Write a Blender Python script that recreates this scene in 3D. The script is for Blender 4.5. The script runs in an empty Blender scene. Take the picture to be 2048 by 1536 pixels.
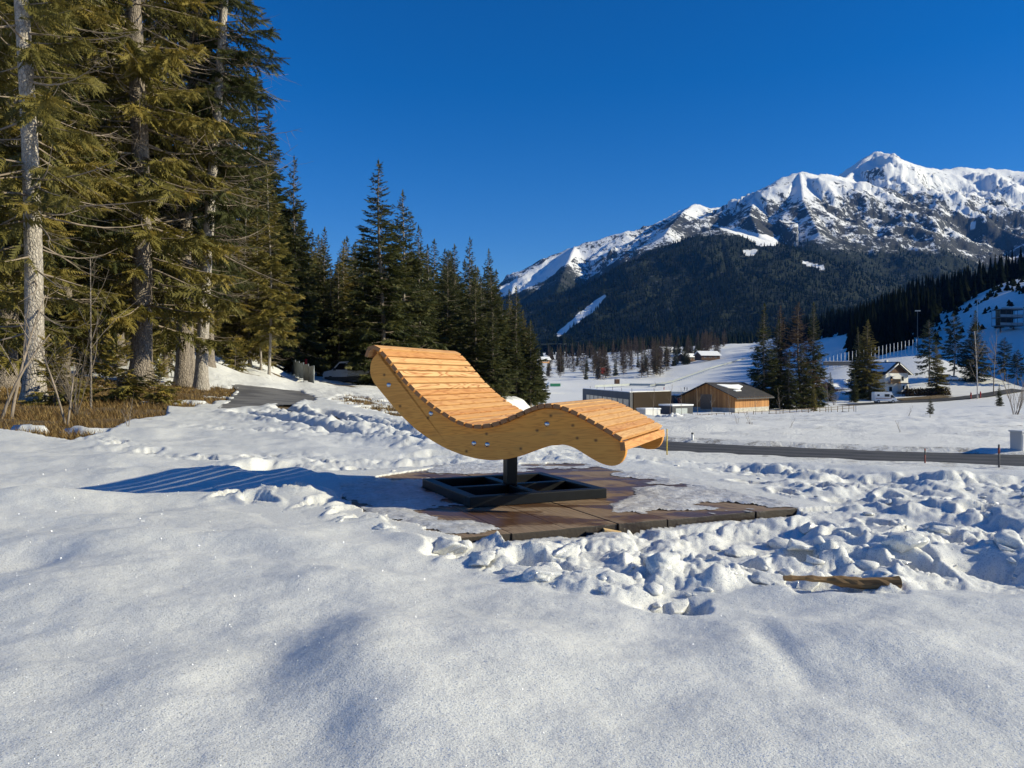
import bpy, bmesh, math, random
import numpy as np
from mathutils import Vector, Matrix

# ------------------------------------------------------------------ camera, sky, sun, exposure
SC = bpy.context.scene
COL = SC.collection
F_PX, U0, V0, HC = 1539.0, 1024.0, 757.0, 0.79      # focal length in photo pixels, principal column, horizon row, eye height
cam_d = bpy.data.cameras.new('camera'); cam = bpy.data.objects.new('camera', cam_d); COL.objects.link(cam)
cam.location = (0, 0, HC); cam.rotation_euler = (math.radians(90), 0, 0)
cam_d.sensor_width = 36.0; cam_d.lens = 36.0 * F_PX / 2048.0; cam_d.shift_y = -11.0 / 2048.0
cam_d.clip_start = 0.05; cam_d.clip_end = 40000
SC.camera = cam
SUN_AZ, SUN_EL = math.radians(98), math.radians(24.5)     # clockwise from the view direction (+Y)
world = bpy.data.worlds.new('World'); SC.world = world; world.use_nodes = True
wn = world.node_tree.nodes; wl = world.node_tree.links
bg = wn['Background']; sky = wn.new('ShaderNodeTexSky'); sky.sky_type = 'NISHITA'; sky.sun_disc = False
sky.sun_elevation = SUN_EL; sky.sun_rotation = SUN_AZ
sky.altitude = 1200; sky.air_density = 1.0; sky.dust_density = 0.0; sky.ozone_density = 4.0
hsv = wn.new('ShaderNodeHueSaturation'); hsv.inputs['Saturation'].default_value = 1.36; hsv.inputs['Hue'].default_value = 0.511; hsv.inputs['Value'].default_value = 1.0
wl.new(sky.outputs[0], hsv.inputs['Color']); wl.new(hsv.outputs[0], bg.inputs['Color'])
bg.inputs['Strength'].default_value = 0.095
sun_d = bpy.data.lights.new('sun', 'SUN'); sun_d.energy = 5.0; sun_d.angle = math.radians(0.53); sun_d.color = (1.0, 0.925, 0.67)
sun = bpy.data.objects.new('sun', sun_d); COL.objects.link(sun)
SUNV = Vector((math.sin(SUN_AZ) * math.cos(SUN_EL), math.cos(SUN_AZ) * math.cos(SUN_EL), math.sin(SUN_EL)))
sun.rotation_euler = (-SUNV).to_track_quat('-Z', 'Y').to_euler(); sun.location = (60, -10, 40)
SC.view_settings.view_transform = 'Standard'; SC.view_settings.look = 'None'
SC.view_settings.exposure = 0.40; SC.view_settings.gamma = 1.0
SC.render.engine = 'CYCLES'
SC.cycles.use_denoising = True; SC.cycles.max_bounces = 6; SC.cycles.diffuse_bounces = 3; SC.cycles.glossy_bounces = 2
SC.cycles.transparent_max_bounces = 6; SC.cycles.caustics_reflective = False; SC.cycles.caustics_refractive = False
SC.cycles.sample_clamp_indirect = 4.0

# ------------------------------------------------------------------ helpers
def tag(o, label=None, cat=None, group=None, kind=None):
    if label: o['label'] = label
    if cat: o['category'] = cat
    if group: o['group'] = group
    if kind: o['kind'] = kind
    return o

def empty(name, loc=(0, 0, 0), rz=0.0):
    o = bpy.data.objects.new(name, None); COL.objects.link(o); o.location = loc; o.rotation_euler = (0, 0, rz)
    o.empty_display_size = 0.2
    return o

def link(name, me, mat=None, parent=None):
    o = bpy.data.objects.new(name, me); COL.objects.link(o)
    if mat is not None and not me.materials:
        for m in (mat if isinstance(mat, (list, tuple)) else [mat]): me.materials.append(m)
    if parent is not None: o.parent = parent
    return o

def np_mesh(name, V, Fc, smooth=True, attrs=None, mi=None):
    """mesh from numpy arrays: V (n,3), Fc (m,3) or (m,4)"""
    V = np.asarray(V, np.float32); Fc = np.asarray(Fc, np.int32)
    me = bpy.data.meshes.new(name); k = Fc.shape[1]
    me.vertices.add(len(V)); me.vertices.foreach_set('co', V.ravel())
    me.loops.add(Fc.size); me.loops.foreach_set('vertex_index', Fc.ravel())
    me.polygons.add(len(Fc)); me.polygons.foreach_set('loop_start', np.arange(0, Fc.size, k, dtype=np.int32))
    me.polygons.foreach_set('loop_total', np.full(len(Fc), k, np.int32))
    if smooth: me.polygons.foreach_set('use_smooth', np.ones(len(Fc), bool))
    if mi is not None: me.polygons.foreach_set('material_index', np.asarray(mi, np.int32))
    for kk, a in (attrs or {}).items():
        at = me.attributes.new(kk, 'FLOAT', 'POINT'); at.data.foreach_set('value', np.asarray(a, np.float32))
    me.update(calc_edges=True)
    return me

def bm_mesh(name, bm, smooth=False):
    me = bpy.data.meshes.new(name); bm.normal_update(); bm.to_mesh(me); bm.free()
    if smooth:
        for p in me.polygons: p.use_smooth = True
    return me

def add_box(bm, c, s, rz=0.0, bev=0.0, M=None):
    """axis box centre c, size s"""
    T = Matrix.Translation(c) @ Matrix.Rotation(rz, 4, 'Z') @ Matrix.Diagonal((s[0], s[1], s[2], 1))
    if M is not None: T = M @ T
    r = bmesh.ops.create_cube(bm, size=1.0, matrix=T)
    if bev > 0:
        es = list({e for v in r['verts'] for e in v.link_edges})
        bmesh.ops.bevel(bm, geom=es, offset=bev, segments=2, affect='EDGES', profile=0.7)
    return r

def add_cyl(bm, p0, p1, r0, r1=None, n=10, caps=True):
    p0, p1 = Vector(p0), Vector(p1); r1 = r0 if r1 is None else r1
    d = p1 - p0
    T = Matrix.Translation((p0 + p1) / 2) @ d.to_track_quat('Z', 'Y').to_matrix().to_4x4()
    bmesh.ops.create_cone(bm, cap_ends=caps, segments=n, radius1=r0, radius2=r1, depth=d.length, matrix=T)

def box_obj(name, c, s, mat, parent=None, rz=0.0, bev=0.0):
    bm = bmesh.new(); add_box(bm, (0, 0, 0), s, 0, bev); o = link(name, bm_mesh(name, bm), mat, parent)
    o.location = c; o.rotation_euler = (0, 0, rz); return o

def cyl_obj(name, p0, p1, r0, mat, parent=None, r1=None, n=10, smooth=True):
    bm = bmesh.new(); add_cyl(bm, p0, p1, r0, r1, n); return link(name, bm_mesh(name, bm, smooth), mat, parent)

def prism_obj(name, poly, depth, mat, parent=None, bev=0.0):
    """polygon in local XZ extruded along +Y by depth"""
    bm = bmesh.new()
    f = bm.faces.new([bm.verts.new((p[0], 0, p[1])) for p in poly])
    r = bmesh.ops.extrude_face_region(bm, geom=[f])
    bmesh.ops.translate(bm, verts=[v for v in r['geom'] if isinstance(v, bmesh.types.BMVert)], vec=(0, depth, 0))
    bmesh.ops.recalc_face_normals(bm, faces=bm.faces)
    if bev > 0:
        es = [e for e in bm.edges if len(e.link_faces) == 2 and e.calc_face_angle() > 1.2 and any(len(q.verts) > 4 for q in e.link_faces)]
        bmesh.ops.bevel(bm, geom=es, offset=bev, segments=1, affect='EDGES')
    bmesh.ops.triangulate(bm, faces=[q for q in bm.faces if len(q.verts) > 4])
    return link(name, bm_mesh(name, bm), mat, parent)

def copy_tree(o, parent=None):
    c = o.copy(); COL.objects.link(c)
    if parent is not None: c.parent = parent
    for ch in o.children: copy_tree(ch, c)
    return c

def px(u, v, d):            # photo pixel + distance ahead -> world point
    return np.array([(u - U0) / F_PX * d, d, HC - (v - V0) / F_PX * d])
def gp(u, v, g=0.0):        # photo pixel on level ground of height g
    d = (HC - g) * F_PX / (v - V0); return np.array([(u - U0) / F_PX * d, d])

# ------------------------------------------------------------------ numpy noise
def _h(ix, iy, seed):
    n = (ix.astype(np.int64) * 374761393 + iy.astype(np.int64) * 668265263 + seed * 1442695041) & 0xffffffff
    n = ((n ^ (n >> 13)) * 1274126177) & 0xffffffff
    n = ((n ^ (n >> 16)) * 2246822519) & 0xffffffff
    return ((n ^ (n >> 15)) & 0xffffff) / float(0x1000000)
def pnoise(x, y, seed=0):
    ix = np.floor(x); iy = np.floor(y); fx = x - ix; fy = y - iy
    def g(dx, dy):
        a = _h(ix + dx, iy + dy, seed) * 2 * np.pi
        return np.cos(a) * (fx - dx) + np.sin(a) * (fy - dy)
    sx = fx * fx * fx * (fx * (fx * 6 - 15) + 10); sy = fy * fy * fy * (fy * (fy * 6 - 15) + 10)
    a = g(0, 0) * (1 - sx) + g(1, 0) * sx; b = g(0, 1) * (1 - sx) + g(1, 1) * sx
    return (a * (1 - sy) + b * sy) * 1.5
def fbm(x, y, o=4, seed=0, gain=0.5):
    s = 0; a = 1.0; f = 1.0
    for i in range(o):
        s = s + a * pnoise(x * f + i * 17.3, y * f - i * 9.1, seed + i); a *= gain; f *= 2.03
    return s
def ridged(x, y, o=5, seed=0, gain=0.5):
    s = 0; a = 1.0; f = 1.0
    for i in range(o):
        s = s + a * (1 - 2 * np.abs(pnoise(x * f + i * 11.7, y * f + i * 5.3, seed + i))); a *= gain; f *= 2.07
    return s
def lumps(x, y, cell, seed=0, flat=0.5):
    """domed irregular clods: height 0..1, maximum over jittered cell centres"""
    X = x / cell; Y = y / cell; ix = np.floor(X); iy = np.floor(Y); out = np.zeros_like(X)
    for dx in (-1, 0, 1):
        for dy in (-1, 0, 1):
            cx = ix + dx; cy = iy + dy
            jx = cx + _h(cx, cy, seed); jy = cy + _h(cx, cy, seed + 7)
            R = 0.35 + 0.55 * _h(cx, cy, seed + 13); hh = 0.15 + 0.85 * _h(cx, cy, seed + 19)
            an = _h(cx, cy, seed + 23) * 3.14; st = 0.55 + 0.7 * _h(cx, cy, seed + 29)
            ax = X - jx; ay = Y - jy
            rx = (ax * np.cos(an) + ay * np.sin(an)) / st; ry = (-ax * np.sin(an) + ay * np.cos(an)) * st
            tl = 1 + 0.5 * (rx * np.cos(an * 5)) / R        # tilted top
            q = np.clip(1 - (rx * rx + ry * ry) / (R * R), 0, 1)
            out = np.maximum(out, hh * R * np.minimum(1.15 * q ** .62, flat + 0.42 * q) * tl)
    return out
def sstep(a, b, x):
    t = np.clip((x - a) / (b - a), 0, 1); return t * t * (3 - 2 * t)
def poly_sd(x, y, poly):
    """signed distance to polygon, negative inside"""
    P = np.asarray(poly, float); n = len(P); d2 = np.full(x.shape, 1e18); ins = np.zeros(x.shape, bool)
    for i in range(n):
        a = P[i]; b = P[(i + 1) % n]; e = b - a; wx = x - a[0]; wy = y - a[1]
        t = np.clip((wx * e[0] + wy * e[1]) / (e @ e), 0, 1)
        d2 = np.minimum(d2, (wx - e[0] * t) ** 2 + (wy - e[1] * t) ** 2)
        c = (a[1] <= y) != (b[1] <= y)
        with np.errstate(divide='ignore', invalid='ignore'):
            ins ^= c & (x < (b[0] - a[0]) * (y - a[1]) / (b[1] - a[1] if b[1] != a[1] else 1e-9) + a[0])
    d = np.sqrt(d2); return np.where(ins, -d, d)
def line_d(x, y, line):
    """distance to polyline and position along it"""
    P = np.asarray(line, float); d2 = np.full(x.shape, 1e18); s = np.zeros(x.shape); acc = 0.0
    for i in range(len(P) - 1):
        e = P[i + 1] - P[i]; L = math.hypot(*e[:2]); wx = x - P[i][0]; wy = y - P[i][1]
        t = np.clip((wx * e[0] + wy * e[1]) / (L * L), 0, 1)
        q = (wx - e[0] * t) ** 2 + (wy - e[1] * t) ** 2; m = q < d2
        d2 = np.where(m, q, d2); s = np.where(m, acc + t * L, s); acc += L
    return np.sqrt(d2), s

# ------------------------------------------------------------------ materials
def new_mat(name):
    m = bpy.data.materials.new(name); m.use_nodes = True; nt = m.node_tree; nt.nodes.clear()
    out = nt.nodes.new('ShaderNodeOutputMaterial'); b = nt.nodes.new('ShaderNodeBsdfPrincipled')
    nt.links.new(b.outputs[0], out.inputs[0]); return m, nt, b
class NT:
    """tiny node builder"""
    def __init__(s, nt): s.nt = nt
    def n(s, t, ins=None, **kw):
        q = s.nt.nodes.new(t)
        for k, v in kw.items(): setattr(q, k, v)
        for k, v in (ins or {}).items():
            if hasattr(v, 'is_output') or isinstance(v, bpy.types.NodeSocket): s.nt.links.new(v, q.inputs[k])
            else: q.inputs[k].default_value = v
        return q
    def ramp(s, fac, stops, interp='LINEAR'):
        q = s.nt.nodes.new('ShaderNodeValToRGB'); r = q.color_ramp; r.interpolation = interp
        while len(r.elements) < len(stops): r.elements.new(0.5)
        for e, (p, c) in zip(r.elements, stops):
            e.position = p; e.color = (*c, 1) if len(c) == 3 else c
        s.nt.links.new(fac, q.inputs[0]); return q.outputs[0]
    def mix(s, fac, a, b, blend='MIX'):
        q = s.nt.nodes.new('ShaderNodeMix'); q.data_type = 'RGBA'; q.blend_type = blend
        for i, v in ((0, fac), (6, a), (7, b)):
            if isinstance(v, bpy.types.NodeSocket): s.nt.links.new(v, q.inputs[i])
            else: q.inputs[i].default_value = (*v, 1) if isinstance(v, (tuple, list)) and len(v) == 3 else v
        return q.outputs[2]
    def math(s, op, a, b=0.0, c=0.0):
        q = s.nt.nodes.new('ShaderNodeMath'); q.operation = op
        for i, v in enumerate((a, b, c)):
            if isinstance(v, bpy.types.NodeSocket): s.nt.links.new(v, q.inputs[i])
            else: q.inputs[i].default_value = v
        return q.outputs[0]
    def attr(s, name):
        q = s.nt.nodes.new('ShaderNodeAttribute'); q.attribute_name = name; return q.outputs['Fac']
    def bump(s, h, dist, strength=1.0, normal=None):
        q = s.nt.nodes.new('ShaderNodeBump'); q.inputs['Distance'].default_value = dist; q.inputs['Strength'].default_value = strength
        s.nt.links.new(h, q.inputs['Height'])
        if normal is not None: s.nt.links.new(normal, q.inputs['Normal'])
        return q.outputs[0]
def plain(name, col, rough=0.6, metal=0.0, var=0.12, scale=8.0, spec=0.4):
    """a plain paint/metal/plaster with a little uneven tone"""
    m, nt, b = new_mat(name); k = NT(nt); tc = k.n('ShaderNodeTexCoord')
    no = k.n('ShaderNodeTexNoise', {'Vector': tc.outputs['Object'], 'Scale': scale, 'Detail': 4.0})
    c = k.ramp(no.outputs['Fac'], [(0.3, tuple(x * (1 - var) for x in col)), (0.7, tuple(min(1, x * (1 + var)) for x in col))])
    nt.links.new(c, b.inputs['Base Color']); b.inputs['Roughness'].default_value = rough; b.inputs['Metallic'].default_value = metal
    b.inputs['Specular IOR Level'].default_value = spec
    return m
# ------------------------------------------------------------------ snow, earth, asphalt, wood materials
def mat_snow():
    m, nt, b = new_mat('snow'); k = NT(nt); tc = k.n('ShaderNodeTexCoord'); P = tc.outputs['Object']
    dirt = k.attr('dirt')
    n1 = k.n('ShaderNodeTexNoise', {'Vector': P, 'Scale': 2.2, 'Detail': 5.0}).outputs['Fac']
    base = k.ramp(n1, [(0.3, (0.73, 0.725, 0.695)), (0.7, (0.81, 0.80, 0.765))])
    grain = k.n('ShaderNodeTexNoise', {'Vector': P, 'Scale': 190.0, 'Detail': 3.0, 'Roughness': 0.65}).outputs['Fac']
    fine = k.n('ShaderNodeTexNoise', {'Vector': P, 'Scale': 42.0, 'Detail': 3.0}).outputs['Fac']
    base = k.mix(k.ramp(grain, [(0.30, (1, 1, 1)), (0.62, (0, 0, 0))]), base, (0.57, 0.575, 0.57))
    dn = k.n('ShaderNodeTexNoise', {'Vector': P, 'Scale': 7.0, 'Detail': 8.0, 'Roughness': 0.7}).outputs['Fac']
    df = k.math('MULTIPLY', dirt, k.ramp(dn, [(0.35, (0, 0, 0)), (0.65, (1, 1, 1))]))
    base = k.mix(df, base, (0.30, 0.29, 0.27))
    nt.links.new(base, b.inputs['Base Color'])
    b.inputs['Roughness'].default_value = 0.55; b.inputs['Specular IOR Level'].default_value = 0.25
    b.inputs['Subsurface Weight'].default_value = 0.45; b.inputs['Subsurface Radius'].default_value = (1.0, 0.95, 0.9); b.inputs['Subsurface Scale'].default_value = 0.03
    # sparkling crystals: tiny mirror facets, each with its own tilt
    vo = k.n('ShaderNodeTexVoronoi', {'Vector': P, 'Scale': 330.0})
    rc = k.n('ShaderNodeSeparateColor', {'Color': vo.outputs['Color']})
    spk = k.math('GREATER_THAN', rc.outputs[2], 0.90)
    h = k.math('ADD', k.math('MULTIPLY', grain, 0.004), k.math('MULTIPLY', fine, 0.004))
    bn = k.bump(h, 1.0, 0.75)
    nt.links.new(bn, b.inputs['Normal'])
    vs = k.n('ShaderNodeVectorMath', {0: vo.outputs['Color'], 1: (0.5, 0.5, 0.5)}, operation='SUBTRACT')
    ge = k.n('ShaderNodeNewGeometry')
    va = k.n('ShaderNodeVectorMath', {0: ge.outputs['Normal'], 1: vs.outputs[0]}, operation='ADD')
    vn = k.n('ShaderNodeVectorMath', {0: va.outputs[0]}, operation='NORMALIZE')
    gl = k.n('ShaderNodeBsdfGlossy', {'Color': (1, 1, 1, 1), 'Roughness': 0.22, 'Normal': vn.outputs[0]})
    mx = k.n('ShaderNodeMixShader', {0: k.math('MULTIPLY', spk, 0.45), 1: b.outputs[0], 2: gl.outputs[0]})
    nt.links.new(mx.outputs[0], nt.nodes['Material Output'].inputs[0])
    return m
M_SNOW = mat_snow()

def mat_far_snow():
    m, nt, b = new_mat('far_snow'); k = NT(nt); tc = k.n('ShaderNodeTexCoord'); P = tc.outputs['Object']
    n1 = k.n('ShaderNodeTexNoise', {'Vector': P, 'Scale': 0.35, 'Detail': 8.0, 'Roughness': 0.65}).outputs['Fac']
    base = k.ramp(n1, [(0.3, (0.75, 0.745, 0.725)), (0.7, (0.83, 0.82, 0.79))])
    # blades and stems poking through the field, dirt along the road
    sp = k.n('ShaderNodeTexNoise', {'Vector': P, 'Scale': 1.6, 'Detail': 10.0, 'Roughness': 0.8}).outputs['Fac']
    df = k.math('MULTIPLY', k.attr('dirt'), k.ramp(sp, [(0.50, (0, 0, 0)), (0.62, (1, 1, 1))]))
    base = k.mix(df, base, (0.16, 0.13, 0.09))
    nt.links.new(base, b.inputs['Base Color']); b.inputs['Roughness'].default_value = 0.6; b.inputs['Specular IOR Level'].default_value = 0.2
    h = k.n('ShaderNodeTexNoise', {'Vector': P, 'Scale': 5.0, 'Detail': 6.0, 'Roughness': 0.7}).outputs['Fac']
    nt.links.new(k.bump(h, 0.10, 0.8), b.inputs['Normal'])
    return m
M_FSNOW = mat_far_snow()

def mat_ice():
    m, nt, b = new_mat('icy_snow'); k = NT(nt); tc = k.n('ShaderNodeTexCoord'); P = tc.outputs['Object']
    n1 = k.n('ShaderNodeTexNoise', {'Vector': P, 'Scale': 26.0, 'Detail': 8.0, 'Roughness': 0.75}).outputs['Fac']
    n2 = k.n('ShaderNodeTexNoise', {'Vector': P, 'Scale': 5.0, 'Detail': 5.0}).outputs['Fac']
    c = k.ramp(n1, [(0.30, (0.30, 0.27, 0.24)), (0.46, (0.62, 0.61, 0.60)), (0.62, (0.82, 0.82, 0.83))])
    c = k.mix(k.ramp(n2, [(0.45, (0, 0, 0)), (0.7, (0.6, 0.6, 0.6))]), c, (0.45, 0.42, 0.39))
    nt.links.new(c, b.inputs['Base Color']); b.inputs['Roughness'].default_value = 0.28
    nt.links.new(k.bump(n1, 0.012, 1.0), b.inputs['Normal'])
    return m
M_ICE = mat_ice()

def mat_earth():
    m, nt, b = new_mat('dry_earth'); k = NT(nt); tc = k.n('ShaderNodeTexCoord'); P = tc.outputs['Object']
    n1 = k.n('ShaderNodeTexNoise', {'Vector': P, 'Scale': 3.0, 'Detail': 8.0, 'Roughness': 0.7}).outputs['Fac']
    c = k.ramp(n1, [(0.3, (0.045, 0.03, 0.018)), (0.5, (0.13, 0.085, 0.04)), (0.7, (0.24, 0.165, 0.075))])
    nt.links.new(c, b.inputs['Base Color']); b.inputs['Roughness'].default_value = 0.95
    nt.links.new(k.bump(n1, 0.15, 1.0), b.inputs['Normal'])
    return m
M_EARTH = mat_earth()

def mat_asphalt(name, dark=1.0, wet=0.0):
    m, nt, b = new_mat(name); k = NT(nt); tc = k.n('ShaderNodeTexCoord'); P = tc.outputs['Object']
    n1 = k.n('ShaderNodeTexNoise', {'Vector': P, 'Scale': 60.0, 'Detail': 4.0}).outputs['Fac']
    n2 = k.n('ShaderNodeTexNoise', {'Vector': P, 'Scale': 0.9, 'Detail': 6.0}).outputs['Fac']
    c = k.ramp(n1, [(0.3, tuple(x * dark for x in (0.055, 0.053, 0.052))), (0.7, tuple(x * dark for x in (0.12, 0.115, 0.11)))])
    c = k.mix(k.ramp(n2, [(0.45, (0, 0, 0)), (0.6, (0.8, 0.8, 0.8))]), c, tuple(x * dark for x in (0.035, 0.034, 0.035)))
    if wet:      # worn wheel lanes: drier, paler strips along the road
        ln = k.attr('lane'); c = k.mix(ln, c, (0.11, 0.105, 0.10))
    nt.links.new(c, b.inputs['Base Color']); b.inputs['Roughness'].default_value = 0.75
    nt.links.new(k.bump(n1, 0.01, 0.6), b.inputs['Normal'])
    return m
M_PATH = mat_asphalt('path_asphalt', 1.9); M_ROAD = mat_asphalt('road_asphalt', 0.55, 1.0)

def mat_slat():
    """fresh larch: orange-yellow with dark flame grain, each slat cut from another board"""
    m, nt, b = new_mat('larch_slat'); k = NT(nt); tc = k.n('ShaderNodeTexCoord'); oi = k.n('ShaderNodeObjectInfo')
    rnd = oi.outputs['Random']
    off = k.n('ShaderNodeCombineXYZ', {0: k.math('MULTIPLY', rnd, 37.0), 1: k.math('MULTIPLY', rnd, 113.0), 2: k.math('MULTIPLY', rnd, 71.0)})
    v = k.n('ShaderNodeVectorMath', {0: tc.outputs['Object'], 1: off.outputs[0]}, operation='ADD').outputs[0]
    st = k.n('ShaderNodeMapping', {'Vector': v, 'Scale': (1.5, 11.0, 11.0)}).outputs[0]
    big = k.n('ShaderNodeTexNoise', {'Vector': st, 'Scale': 1.1, 'Detail': 2.0, 'Distortion': 0.5}).outputs['Fac']
    rings = k.math('FRACT', k.math('MULTIPLY', big, 9.0))
    line = k.ramp(rings, [(0.0, (1, 1, 1)), (0.22, (0.5, 0.5, 0.5)), (0.45, (0, 0, 0)), (0.86, (0.1, 0.1, 0.1)), (1.0, (1, 1, 1))])
    fib = k.n('ShaderNodeTexNoise', {'Vector': k.n('ShaderNodeMapping', {'Vector': v, 'Scale': (3.0, 160.0, 160.0)}).outputs[0], 'Scale': 1.0, 'Detail': 3.0}).outputs['Fac']
    tone = k.ramp(rnd, [(0.0, (0.66, 0.36, 0.135)), (0.35, (0.72, 0.44, 0.185)), (0.65, (0.62, 0.30, 0.10)), (1.0, (0.76, 0.49, 0.22))])
    c = k.mix(k.math('MULTIPLY', line, k.ramp(rnd, [(0.0, (0.30,) * 3), (1.0, (1.0,) * 3)])), tone, (0.36, 0.12, 0.03))
    c = k.mix(k.ramp(fib, [(0.3, (0.45,) * 3), (0.6, (0, 0, 0))]), c, (0.52, 0.25, 0.08))
    kn = k.n('ShaderNodeTexVoronoi', {'Vector': k.n('ShaderNodeMapping', {'Vector': v, 'Scale': (4.0, 9.0, 9.0)}).outputs[0], 'Scale': 0.75}).outputs['Distance']
    c = k.mix(k.ramp(kn, [(0.045, (1, 1, 1)), (0.10, (0, 0, 0))]), c, (0.16, 0.06, 0.02))
    # end grain is darker and redder
    nz = k.n('ShaderNodeSeparateXYZ', {0: tc.outputs['Normal']})
    c = k.mix(k.math('GREATER_THAN', k.math('ABSOLUTE', nz.outputs[0]), 0.7), c, (0.34, 0.16, 0.065))
    nt.links.new(c, b.inputs['Base Color']); b.inputs['Roughness'].default_value = 0.55; b.inputs['Specular IOR Level'].default_value = 0.3
    nt.links.new(k.bump(fib, 0.0012, 0.6), b.inputs['Normal'])
    return m
M_SLAT = mat_slat()

def mat_panel():
    """pale three-ply spruce board: long straight grain, glue joints, small brown knots"""
    m, nt, b = new_mat('spruce_board'); k = NT(nt); tc = k.n('ShaderNodeTexCoord'); P = tc.outputs['Object']
    R = k.n('ShaderNodeMapping', {'Vector': P, 'Rotation': (0, math.radians(4), 0)}).outputs[0]
    st = k.n('ShaderNodeMapping', {'Vector': R, 'Scale': (1.0, 1.0, 13.0)}).outputs[0]
    g1 = k.n('ShaderNodeTexNoise', {'Vector': st, 'Scale': 1.6, 'Detail': 2.0, 'Distortion': 0.35}).outputs['Fac']
    rings = k.math('FRACT', k.math('MULTIPLY', g1, 11.0))
    line = k.ramp(rings, [(0.0, (0.8,) * 3), (0.25, (0.2,) * 3), (0.7, (0, 0, 0)), (1.0, (0.8,) * 3)])
    c = k.mix(k.math('MULTIPLY', line, 0.85), (0.86, 0.375, 0.065), (0.58, 0.20, 0.028))
    lam = k.n('ShaderNodeSeparateXYZ', {0: R}).outputs[2]
    lid = k.math('FLOOR', k.math('MULTIPLY', lam, 9.0))
    ln = k.n('ShaderNodeTexWhiteNoise', {'W': lid}, noise_dimensions='1D').outputs[0]
    c = k.mix(k.math('MULTIPLY', ln, 0.30), c, (0.62, 0.32, 0.085))
    sx = k.n('ShaderNodeSeparateXYZ', {0: R})
    kn = k.n('ShaderNodeTexVoronoi', {'Vector': k.n('ShaderNodeCombineXYZ', {0: k.math('MULTIPLY', sx.outputs[0], 8.5), 1: k.math('MULTIPLY', sx.outputs[2], 9.5)}).outputs[0], 'Scale': 1.0}, voronoi_dimensions='2D')
    on = k.math('GREATER_THAN', k.n('ShaderNodeSeparateColor', {'Color': kn.outputs['Color']}).outputs[0], 0.50)
    c = k.mix(k.math('MULTIPLY', on, k.ramp(kn.outputs['Distance'], [(0.035, (1, 1, 1)), (0.06, (0.6,) * 3), (0.13, (0, 0, 0))])), c, (0.17, 0.075, 0.022))
    sm = k.n('ShaderNodeTexNoise', {'Vector': k.n('ShaderNodeMapping', {'Vector': R, 'Scale': (2.2, 1, 8.0)}).outputs[0], 'Scale': 2.0, 'Detail': 3.0}).outputs['Fac']
    c = k.mix(k.ramp(sm, [(0.58, (0, 0, 0)), (0.75, (0.45,) * 3)]), c, (0.36, 0.20, 0.07))
    nt.links.new(c, b.inputs['Base Color']); b.inputs['Roughness'].default_value = 0.5; b.inputs['Specular IOR Level'].default_value = 0.3
    return m
M_PANEL = mat_panel()
M_STEEL = plain('black_coated_steel', (0.004, 0.005, 0.007), 0.42, 0.0, 0.3, 14.0, 0.3)
M_BOLT = plain('zinc_bolt', (0.62, 0.63, 0.64), 0.28, 1.0, 0.05)

def mat_plank():
    m, nt, b = new_mat('wet_plank'); k = NT(nt); tc = k.n('ShaderNodeTexCoord'); ge = k.n('ShaderNodeNewGeometry')
    P = ge.outputs['Position']; rnd = k.n('ShaderNodeObjectInfo').outputs['Random']
    n0 = k.n('ShaderNodeTexNoise', {'Vector': k.n('ShaderNodeMapping', {'Vector': P, 'Rotation': (0, 0, math.radians(66)), 'Scale': (1.2, 3.2, 1)}).outputs[0], 'Scale': 1.5, 'Detail': 7.0, 'Roughness': 0.62, 'Distortion': 0.4}).outputs['Fac']
    gr = k.n('ShaderNodeTexNoise', {'Vector': k.n('ShaderNodeMapping', {'Vector': tc.outputs['Object'], 'Scale': (60, 3, 60)}).outputs[0], 'Scale': 1.0, 'Detail': 6.0}).outputs['Fac']
    wetm = k.ramp(n0, [(0.47, (1, 1, 1)), (0.55, (0, 0, 0))])
    dry = k.ramp(gr, [(0.3, (0.18, 0.12, 0.075)), (0.7, (0.33, 0.235, 0.155))])
    wet = k.ramp(gr, [(0.3, (0.055, 0.025, 0.011)), (0.7, (0.15, 0.075, 0.032))])
    c = k.mix(wetm, dry, wet)
    c = k.mix(k.math('MULTIPLY', rnd, 0.18), c, (0.11, 0.07, 0.045))
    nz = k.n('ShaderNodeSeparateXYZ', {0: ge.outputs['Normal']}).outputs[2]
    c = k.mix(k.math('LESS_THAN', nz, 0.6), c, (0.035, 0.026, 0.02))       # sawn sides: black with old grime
    nt.links.new(c, b.inputs['Base Color'])
    nt.links.new(k.ramp(wetm, [(0.0, (0.75,) * 3), (1.0, (0.30,) * 3)]), b.inputs['Roughness'])
    nt.links.new(k.bump(gr, 0.004, 0.7), b.inputs['Normal'])
    return m
M_PLANK = mat_plank()
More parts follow.
